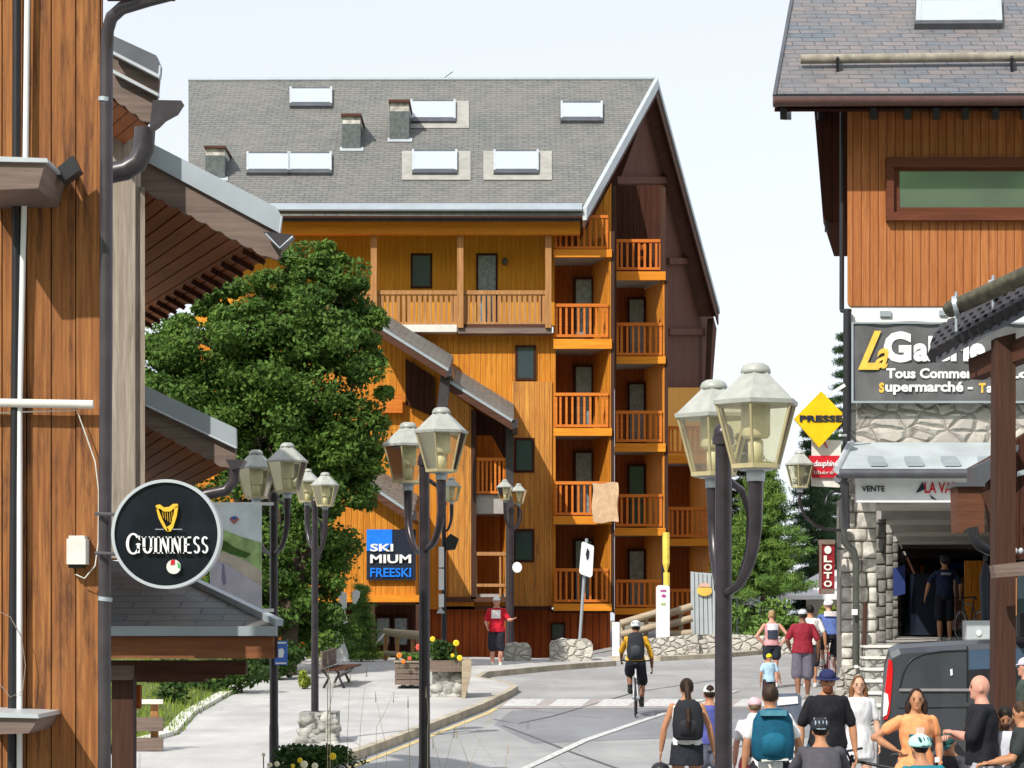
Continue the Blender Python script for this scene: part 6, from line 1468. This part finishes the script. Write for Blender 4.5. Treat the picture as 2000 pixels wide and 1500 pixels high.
    if hat:
        c_, kind = hat[:2]; m = MB(); b3 = hr.to_3x3(); m2 = None
        if kind == 'cap': m.ell(Hd(0, -.01, .045), .088, .104, .088, 18, 10, z0=-.15, rot=b3); m.ell(Hd(0, .11, .035), .065, .07, .008, 14, 6, rot=b3)
        if kind == 'bucket':
            m.ell(Hd(0, -.005, .06), .090, .105, .075, 18, 10, z0=-.3, rot=b3); m.ell(Hd(0, 0, .035), .135, .15, .016, 22, 6, rot=b3)
        if kind == 'helmet':
            m.ell(Hd(0, -.015, .05), .100, .135, .092, 20, 12, z0=-.35, rot=b3); m2 = MB()
            for q in (-.055, -.02, .02, .055):
                m2.ell(Hd(q, -.10, .085), .010, .045, .03, 8, 6, rot=b3); m2.ell(Hd(q, .05, .115), .009, .05, .022, 8, 6, rot=b3)
            m2.ell(Hd(0, -.13, .03), .05, .018, .012, 10, 6, rot=b3)
        h = xf(m).build({'cap': 'cap', 'bucket': 'hat', 'helmet': 'helmet'}[kind], n_(c_), t)
        if m2: xf(m2).build('vent', n_(hat[2] if len(hat) > 2 else (.02, .02, .025)), h)
    return t, T, J
def backpack(label, T, J, c1, c2, w_=.30, h_=.44, d_=.16, frame=True):
    che = J['chest'].lerp(J['pel'], .15); o = T @ (che + V(0, -.13, -h_*.5)); t = thing('backpack', label, 'backpack', o)
    m = MB(); cc = che + V(0, -.12 - d_*.5, 0)
    m.loft([(cc + V(0, 0, -h_*.5), w_*.38, d_*.42), (cc + V(0, 0, -h_*.42), w_*.5, d_*.55), (cc + V(0, -.01, -h_*.1), w_*.53, d_*.6), (cc + V(0, 0, h_*.3), w_*.48, d_*.52), (cc + V(0, 0, h_*.48), w_*.36, d_*.38), (cc + V(0, 0, h_*.53), w_*.15, d_*.2)], 20)
    xf = lambda m: (setattr(m, 'v', [tuple(T @ Vector(p)) for p in m.v]), m)[1]
    xf(m).build('bag', col('bag_' + str(len(bpy.data.materials)), c1), t)
    m = MB(); m.loft([(cc + V(0, -d_*.35, -h_*.38), w_*.30, d_*.32), (cc + V(0, -d_*.38, -h_*.05), w_*.34, d_*.35), (cc + V(0, -d_*.33, h_*.08), w_*.25, d_*.25)], 16)
    xf(m).build('front_pocket', col('pocket_' + str(len(bpy.data.materials)), c2), t)
    m = MB()
    for sx in (-1, 1): m.tube([cc + V(sx*.09, d_*.4, h_*.36), J['neck'].lerp(J['sh' + 'LR'[sx > 0]], .5) + V(0, -.03, .035), J['neck'].lerp(J['sh' + 'LR'[sx > 0]], .6) + V(0, .09, -.06), cc + V(sx*.15, d_*.7, -h_*.2)], .02, 6)
    xf(m).build('strap', col('strap_' + str(len(bpy.data.materials)), tuple(x*.6 for x in c1)), t)
    return t
def bicycle(label, loc, heading, s=1.0, frame=(.05, .05, .06), steer=0):
    t = thing('bicycle', label, 'bicycle', loc); T = Matrix.Translation(loc) @ Matrix.Rotation(R(heading), 4, 'Z') @ Matrix.Scale(s, 4)
    xf = lambda m: (setattr(m, 'v', [tuple(T @ Vector(p)) for p in m.v]), m)[1]
    for y in (-.50, .52):
        m = MB(); m.tube([V(0, y + .335*math.cos(a), .35 + .335*math.sin(a)) for a in [2*math.pi*i/32 for i in range(33)]], .017, 8, cap=False); w_ = xf(m).build('wheel', M['black'], t)
        m = MB(); m.tube([V(0, y + .31*math.cos(a), .35 + .31*math.sin(a)) for a in [2*math.pi*i/32 for i in range(33)]], .008, 6, cap=False)
        for i in range(14):
            a = 2*math.pi*i/14; m.tube([V(.015*(-1)**i, y, .35), V(0, y + .31*math.cos(a), .35 + .31*math.sin(a))], .0015, 4)
        m.tube([V(-.04, y, .35), V(.04, y, .35)], .018, 8); xf(m).build('rim', M['metal'], w_)
    fm = col('bike_frame_' + str(len(bpy.data.materials)), frame, .3); m = MB(); bb = V(0, 0, .30); st = V(0, -.17, .86); hd = V(0, .38, .88)
    for a, b_, r in ((bb, st, .017), (st + V(0, .02, -.06), hd, .018), (bb, hd + V(0, .02, -.1), .022), (hd + V(0, -.02, .06), V(0, .42, .70), .022)): m.tube([a, b_], r, 8)
    for sx in (-.045, .045): m.tube([bb, V(sx, -.5, .35)], .010, 6); m.tube([st + V(0, .02, -.08), V(sx, -.5, .35)], .009, 6); m.tube([V(sx*.8, .43, .70), V(sx, .52, .35)], .012, 6)
    xf(m).build('frame', fm, t)
    m = MB(); m.ell(V(0, -.22, .955), .06, .13, .025, 12, 8); m.tube([V(0, -.2, .94), st], .014, 8); xf(m).build('saddle', M['black'], t)
    m = MB(); m.tube([V(-.29, .36, 1.0), V(-.12, .43, .98), V(.12, .43, .98), V(.29, .36, 1.0)], .014, 8); m.tube([V(0, .43, .98), hd], .014, 8); xf(m).build('handlebar', M['black'], t)
    m = MB(); m.tube([bb + V(-.02, 0, 0), bb + V(.03, 0, 0)], .09, 16)
    for sx, q in ((-1, V(-.10, .12, .42)), (1, V(.10, -.12, .18))): m.tube([bb + V(sx*.05, 0, 0), q + V(-sx*.02, 0, 0)], .012, 6); m.box(tuple(q + V(-.045, -.05, -.01)), tuple(q + V(.045, .05, .01)))
    xf(m).build('crank', M['metal_d'], t); return t
def ride(hands=(.25, .40, 1.04), lean=.34, drop=.16, head=None, lowR=True):
    hx, hy, hz = hands; pel = V(0, -.20, 1.03); ck = V(0, -.20 + lean*.62, 1.37 - drop*.45); nk = V(0, -.20 + lean, 1.54 - drop)
    sh = .5
    d = dict(pel=pel, chest=ck, neck=nk, head=head or nk + V(0, .06, .155), shL=nk + V(-.18, -.02, -.05), shR=nk + V(.18, -.02, -.05),
             elL=V(-.27, (nk.y + hy)*.5, (nk.z + hz)*.5 - .05), elR=V(.27, (nk.y + hy)*.5, (nk.z + hz)*.5 - .05), wrL=V(-hx, hy - .06, hz + .03), wrR=V(hx, hy - .06, hz + .03),
             hpL=V(-.10, -.20, .98), hpR=V(.10, -.20, .98), knL=V(-.12, .20, .80), anL=V(-.11, .06, .49), knR=V(.12, .10, .62), anR=V(.11, -.16, .24), _curl=.6)
    return d
# ---- 1 woman with ponytail
t, T, J = person('woman with a long dark ponytail, seen from behind, carrying a helmet', 1341, 1325, 1.66, 0, 'tan', ((.045, .022, .012), 'pony'), ((.75, .75, .74), 0, 'top'), ((.02, .022, .03), .5, 'skirt'), fem=True,
   pose=dict(elL=(-.27, -.01, 1.14), wrL=(-.30, .04, .88), elR=(.27, -.02, 1.15), wrR=(.32, .03, .89), anL=(-.1, -.1, .1), anR=(.1, .08, .08)))
backpack('black backpack worn by the ponytail woman', T, J, (.02, .021, .027), (.03, .03, .036), .35, .46, .14)
hp = T @ V(-.31, .05, .64); h = thing('carried_helmet', 'dark helmet hanging from the hand of the ponytail woman', 'helmet', hp)
b = MB(); b.ell(hp, .11, .13, .10, 16, 10, z0=-.4); b.build('shell', M['black'], h); b = MB(); b.ell(hp + V(-.02, -.10, -.01), .05, .04, .03, 10, 6); b.build('pad', M['white'], h); b = MB(); b.tube([hp + V(0, 0, .09), T @ V(-.305, .05, .84)], .008, 5); b.build('strap', M['metal'], h)
# ---- 2 companion in a white cap
person('woman in a white cap and blue violet top walking beside the ponytail woman', 1386, 1338, 1.525, 0, 'tan', ((.05, .025, .015), 'bun'), ((.08, .095, .32), 0.3, 'tee'), ((.12, .13, .17), .5, 'loose'), ((.78, .78, .76), 'cap'), fem=True, Z=27)
# ---- 3 road cyclist
Zc = 42.0; cb = G(1242, 1398); bicycle('mountain bike ridden by the cyclist in black and yellow in the middle of the road', cb, -4, 1.0, (.6, .6, .62))
ps = ride((.28, .40, 1.03), .20, .05); ps['wrR'] = (.30, .10, .90); ps['elR'] = (.29, -.02, 1.12)
t, T, J = person('cyclist in black shorts and yellow sleeves riding away in the middle of the road', 1242, 1213, (CZ - (1213-HY)/F*cb.y) - cb.z, -4, 'brown', ((.03, .02, .015), 'short'), ((.62, .33, .02), 1.0, 'tight'), ((.012, .013, .018), .95, 'tight'), ((.62, .64, .66), 'helmet'), pose=ps, Z=cb.y + .1, sock=(.01, .01, .01), shoes=(.02, .02, .02))
backpack('black backpack on the back of the cyclist in yellow sleeves', T, J, (.022, .024, .03), (.05, .055, .065), .31, .50, .15)
# ---- 4 man in a red shirt
person('man in a red T-shirt with white print and white cap standing by the chalet corner', 970, 1165, 1.78, 172, 'pink', ((.05, .03, .02), 'short'), ((.52, .012, .03), .75, 'loose'), ((.02, .02, .032), .9, 'loose'), ((.80, .80, .78), 'cap'), pose=dict(elL=(-.30, .08, 1.18), wrL=(-.40, .20, 1.20), elR=(.25, .03, 1.14), wrR=(.2, .2, 1.02), knL=(-.1, .08, .5), anL=(-.1, .1, .08)), sock=(.7, .7, .7), shoes=(.7, .7, .7), bulk=1.06, prints=[((.78, .74, .76), .22, .20, .02, True)])
# ---- 5 blonde woman
t, T, J = person('blonde woman in a pale pink tank top with hands on her hips seen from behind', 1507, 1192, 1.66, 5, 'pink', ((.60, .40, .20), 'bun'), ((.62, .30, .32), 0, 'top'), ((.02, .025, .035), .5, 'loose'), fem=True, pose=dict(elL=(-.36, -.10, 1.16), wrL=(-.20, -.06, .99), elR=(.36, -.10, 1.16), wrR=(.21, -.06, 1.0)), prints=[((.70, .74, .80), .24, .16, .06, False), ((.04, .05, .08), .24, .20, -.10, False)])
# ---- 6 child
person('small child in a bright yellow cap and pale blue T-shirt', 1502, 1277, 1.08, 10, 'tan', None, ((.40, .58, .72), .7, 'loose'), ((.05, .03, .035), .9, 'loose'), ((.80, .72, .01), 'cap'), pose=dict(head=(0, .015, 1.60), elL=(-.25, -.02, 1.16), elR=(.27, -.04, 1.16), wrR=(.34, .02, .95)))
# ---- 7, 8 two men
person('man in a maroon polo shirt, grey shorts and pale cap walking away', 1568, 1190, 1.80, -6, 'brown', ((.05, .04, .035), 'short'), ((.26, .018, .035), .85, 'loose'), ((.13, .12, .16), 1.0, 'loose'), ((.55, .56, .64), 'cap'), pose=dict(elL=(-.30, -.06, 1.16), wrL=(-.24, .08, .98), elR=(.30, -.05, 1.14), wrR=(.29, .06, .88), anL=(-.09, -.12, .1), anR=(.09, .1, .08)), bulk=1.12, shoes=(.3, .25, .2))
person('dark haired person in a white T-shirt half hidden behind the man in maroon', 1582, 1182, 1.78, 4, 'tan', ((.02, .015, .012), 'short'), ((.80, .78, .77), .75, 'loose'), ((.03, .03, .04), .9, 'loose'), pose=dict(wrR=(.33, .02, .88), elR=(.30, -.02, 1.14)), Z=49.5)
# ---- 9 far cyclist
cb = Vector((P(1614, 0, 50).x, 50, gh(P(1614, 0, 50).x, 50))); bicycle('road bike ridden by the far cyclist beside the stone pillar', cb, 6, 1.0, (.3, .05, .05))
person('far cyclist in a white and blue jersey riding away beside the stone pillar', 1618, 1172, (CZ - (1172-HY)/F*50) - cb.z, 6, 'fair', None, ((.09, .14, .36), .7, 'tight'), ((.02, .02, .03), .9, 'tight'), ((.70, .70, .70), 'helmet', (.6, .6, .6)), pose=ride((.24, .38, 1.02), .22, .10), Z=50, prints=[((.72, .66, .67), .30, .10, .12, False)])
# ---- 10 hiker with teal pack, 11 neighbour
t, T, J = person('man in a white T-shirt with a large teal hiking backpack seen from behind', 1504, 1337, 1.78, 0, 'tan', ((.07, .04, .025), 'short'), ((.78, .77, .76), .6, 'loose'), ((.02, .02, .025), 1.8, 'loose'), pose=dict(elR=(.28, -.02, 1.15), wrR=(.27, .08, .92)))
tb = backpack('large teal hiking backpack on the man in a white T-shirt', T, J, (.006, .085, .15), (.01, .12, .20), .40, .50, .2)
b = MB(); b.tube([T @ V(-.06, -.42, .98), T @ V(.0, -.43, .85), T @ V(.05, -.42, .68)], .012, 6); b.beam(T @ V(-.12, -.30, 1.01), T @ V(.14, -.30, 1.02), .02, .02); b.build('dangling_strap', M['offwhite'], tb)
b = MB(); b.beam(T @ V(-.13, -.30, 1.47), T @ V(.12, -.30, 1.47), .12, .05); b.build('lid_panel', col('lid_teal', (.08, .25, .33)), tb)
t, T, J = person('person in a pale pink cap with a black daypack beside the teal backpack', 1474, 1362, 1.66, 0, 'pink', ((.3, .2, .12), 'short'), ((.74, .70, .72), .6, 'loose'), ((.45, .06, .10), .9, 'loose'), ((.70, .45, .50), 'cap'), fem=True, Z=27.6)
backpack('black daypack on the person in a pale pink cap', T, J, (.03, .025, .028), (.04, .03, .032), .26, .50, .14)
# ---- board behind the hiker
s = thing('a_board', 'dark grey pavement board with white lettering behind the teal backpack', 'sign board', P(1545, 1500, 30.5))
b = MB(); b.px([(1512, 1500), (1564, 1500), (1566, 1362), (1558, 1354), (1520, 1355), (1514, 1362)], 30.5, .08); b.build('panel', plain('slate_grey_board', (.11, .13, .18), .6), s)
b = MB(); b.px([(1518, 1362), (1558, 1360), (1559, 1374), (1519, 1378)], 30.48, .02); b.build('white_heading', M['white'], s)
for i in range(4): 
    b = MB(); b.rect(1540, 1446 + i*13, 1556, 1453 + i*13, 30.48, .02); b.build('white_line', M['white'], s)
# ---- 12 man in bucket hat
person('man in a black T-shirt and navy bucket hat walking towards the camera', 1616, 1308, 1.80, 184, 'tan', ((.08, .03, .015), 'short'), ((.012, .012, .016), .85, 'loose'), ((.04, .08, .12), 1.8, 'loose'), ((.02, .025, .09), 'bucket'), pose=dict(elL=(-.28, -.03, 1.14), wrL=(-.30, .02, .87), elR=(.28, -.03, 1.14), wrR=(.29, .04, .87)), beard=(.16, .05, .025), headtilt=-8, bulk=1.12)
# ---- 13 girl
person('long haired girl in a white dress walking towards the camera', 1677, 1320, 1.62, 178, 'fair', ((.25, .11, .045), 'long'), ((.66, .66, .68), .7, 'loose'), ((.6, .6, .62), .5, 'loose'), fem=True, long_top=.26, pose=dict(elL=(-.23, -.02, 1.14), elR=(.22, 0, 1.14)))
# ---- 14 helmeted grey shirt
cb = Vector((P(1603, 0, 21.3).x, 21.3, gh(2.8, 21.3))); 
bicycle('bicycle under the cyclist in a dark grey T-shirt at the bottom edge', cb, -3, 1.0, (.05, .05, .06))
person('cyclist in a dark grey T-shirt and black helmet seen from behind at the bottom edge', 1602, 1404, (CZ - (1404-HY)/F*21.3) - cb.z, -3, 'tan', ((.02, .015, .012), 'short'), ((.075, .072, .085), .8, 'loose'), ((.02, .02, .025), .9, 'loose'), ((.022, .024, .030), 'helmet', (.30, .38, .45)), pose=ride((.28, .42, 1.03), .30, .08), Z=21.3, bulk=1.1)
# ---- 15 woman in orange
person('woman in a light orange T-shirt with dark bobbed hair and a hand on her hip', 1790, 1345, 1.70, 188, 'tan', ((.035, .016, .01), 'bob'), ((.80, .33, .14), .5, 'loose'), ((.04, .05, .09), 1.7, 'loose'), fem=True, pose=dict(elR=(.43, -.08, 1.22), wrR=(.24, .03, 1.10), elL=(-.26, -.02, 1.15), wrL=(-.22, .12, .98)), bulk=1.1, headturn=-14, long_top=.06, prints=[((.80, .55, .45), .09, .07, .0, True)])
# ---- 16 teal jersey cyclist
cb = Vector((P(1805, 0, 20.0).x, 20.0, gh(3.5, 20))); bicycle('bicycle under the rider in a teal jersey at the bottom edge', cb, 20, 1.0, (.02, .2, .3))
person('rider in a teal jersey and mint and white helmet at the bottom edge', 1795, 1436, (CZ - (1436-HY)/F*20) - cb.z, 20, 'tan', ((.02, .015, .012), 'short'), ((.01, .20, .26), .8, 'tight'), ((.02, .02, .025), .9, 'tight'), ((.50, .80, .72), 'helmet', (.02, .10, .12)), pose=ride((.28, .42, 1.02), .34, .12), Z=20.0, prints=[((.75, .75, .75), .05, .05, .17, False)])
# ---- 17 bald man
person('bald man in a black T-shirt with folded arms facing left', 1914, 1318, 1.88, 82, 'pink', None, ((.012, .013, .018), .95, 'loose'), ((.42, .43, .47), 1.0, 'loose'), pose=dict(elL=(-.24, .12, 1.16), wrL=(-.04, .26, 1.20), elR=(.24, .12, 1.15), wrR=(.05, .27, 1.16), _curl=.7), bulk=1.12, headtilt=0)
# ---- 18 crouching, 19, 20, 22
sit = dict(pel=(0, -.1, .50), chest=(0, .05, .83), neck=(0, .14, .98), head=(0, .20, 1.12), shL=(-.18, .12, .93), shR=(.18, .12, .93), elL=(-.22, .25, .66), elR=(.24, .28, .68), wrL=(-.08, .45, .62), wrR=(.12, .48, .60), hpL=(-.1, -.08, .50), hpR=(.1, -.08, .50), knL=(-.14, .36, .50), knR=(.14, .36, .50), anL=(-.13, .34, .08), anR=(.13, .34, .08))
person('seated person in a dark green cap bending forward behind the woman in orange', 1852, 1428, 1.22, 150, 'tan', None, ((.05, .05, .06), .8, 'loose'), ((.03, .03, .035), .95, 'loose'), ((.02, .09, .085), 'cap'), pose=sit, headtilt=-35)
lk = dict(STD); st2 = dict(head=(0, .07, 1.62), elL=(-.24, .10, 1.16), wrL=(-.06, .30, 1.14), elR=(.26, .08, 1.16), wrR=(.06, .30, 1.12), _curl=.6)
person('dark haired bearded man in a white shirt looking down beside the square post', 1964, 1380, 1.56, 170, 'tan', ((.02, .014, .012), 'short'), ((.62, .64, .72), .9, 'loose'), ((.04, .04, .05), 1.7, 'loose'), pose=st2, headtilt=-28, beard=(.05, .025, .018))
t, T, J = person('brown haired person in dark clothes facing left at the right edge of the photo', 1995, 1370, 1.64, 80, 'tan', ((.09, .05, .025), 'short'), ((.03, .035, .035), .7, 'loose'), ((.02, .02, .025), 1.7, 'loose'), pose=dict(elL=(-.24, .12, 1.15), wrL=(-.16, .36, 1.10), elR=(.24, .12, 1.14), wrR=(.14, .36, 1.08)), headtilt=-15)
y = P(1971, 1485, 23.5); h = thing('yellow_bag', 'crumpled bright yellow bag held at the right edge by the brown haired person', 'bag', y - V(0, 0, .12))
b = MB(); b.ell(y, .10, .07, .085, 18, 14)
b.v = [tuple(y + (Vector(p) - y)*(1 + .18*math.sin(p[0]*70) * math.cos(p[2]*55))) for p in b.v]; b.build('bag', plain('bright_yellow_cloth', (.75, .60, .01), .6), h)
person('person in a purple and white striped cap at the right edge beside the square post', 2003, 1284, 1.76, 80, 'pink', ((.1, .05, .03), 'short'), ((.05, .07, .06), .8, 'loose'), ((.03, .03, .035), 1.7, 'loose'), ((.60, .55, .66), 'cap'))
# ---- 21 navy cyclist in the arcade
cb = Vector((P(1846, 0, 49).x, 49, 2.8)); 
person('person in a navy cycling kit standing in the arcade seen from behind', 1845, 1086, (CZ - (1086-HY)/F*49) - 2.8, 0, 'tan', ((.02, .015, .01), 'short'), ((.012, .02, .06), .8, 'tight'), ((.01, .012, .02), .95, 'tight'), ((.03, .035, .04), 'helmet'), pose=dict(elL=(-.32, .02, 1.18), wrL=(-.36, .12, .95), elR=(.32, .02, 1.18), wrR=(.34, .15, .98)), Z=49, prints=[((.25, .27, .32), .2, .05, .08, False)])
cb2 = Vector((P(1895, 0, 50).x, 50, 2.8)); bicycle('bicycle standing beside the navy cyclist in the arcade', cb2, 12, 1.0, (.05, .05, .05))
cb3 = Vector((P(1712, 0, 25).x, 25.5, gh(4, 25.5))); bicycle('bicycle parked behind the woman in orange', cb3 + V(.15, 0, -.1), 60, 1.0, (.03, .03, .03))
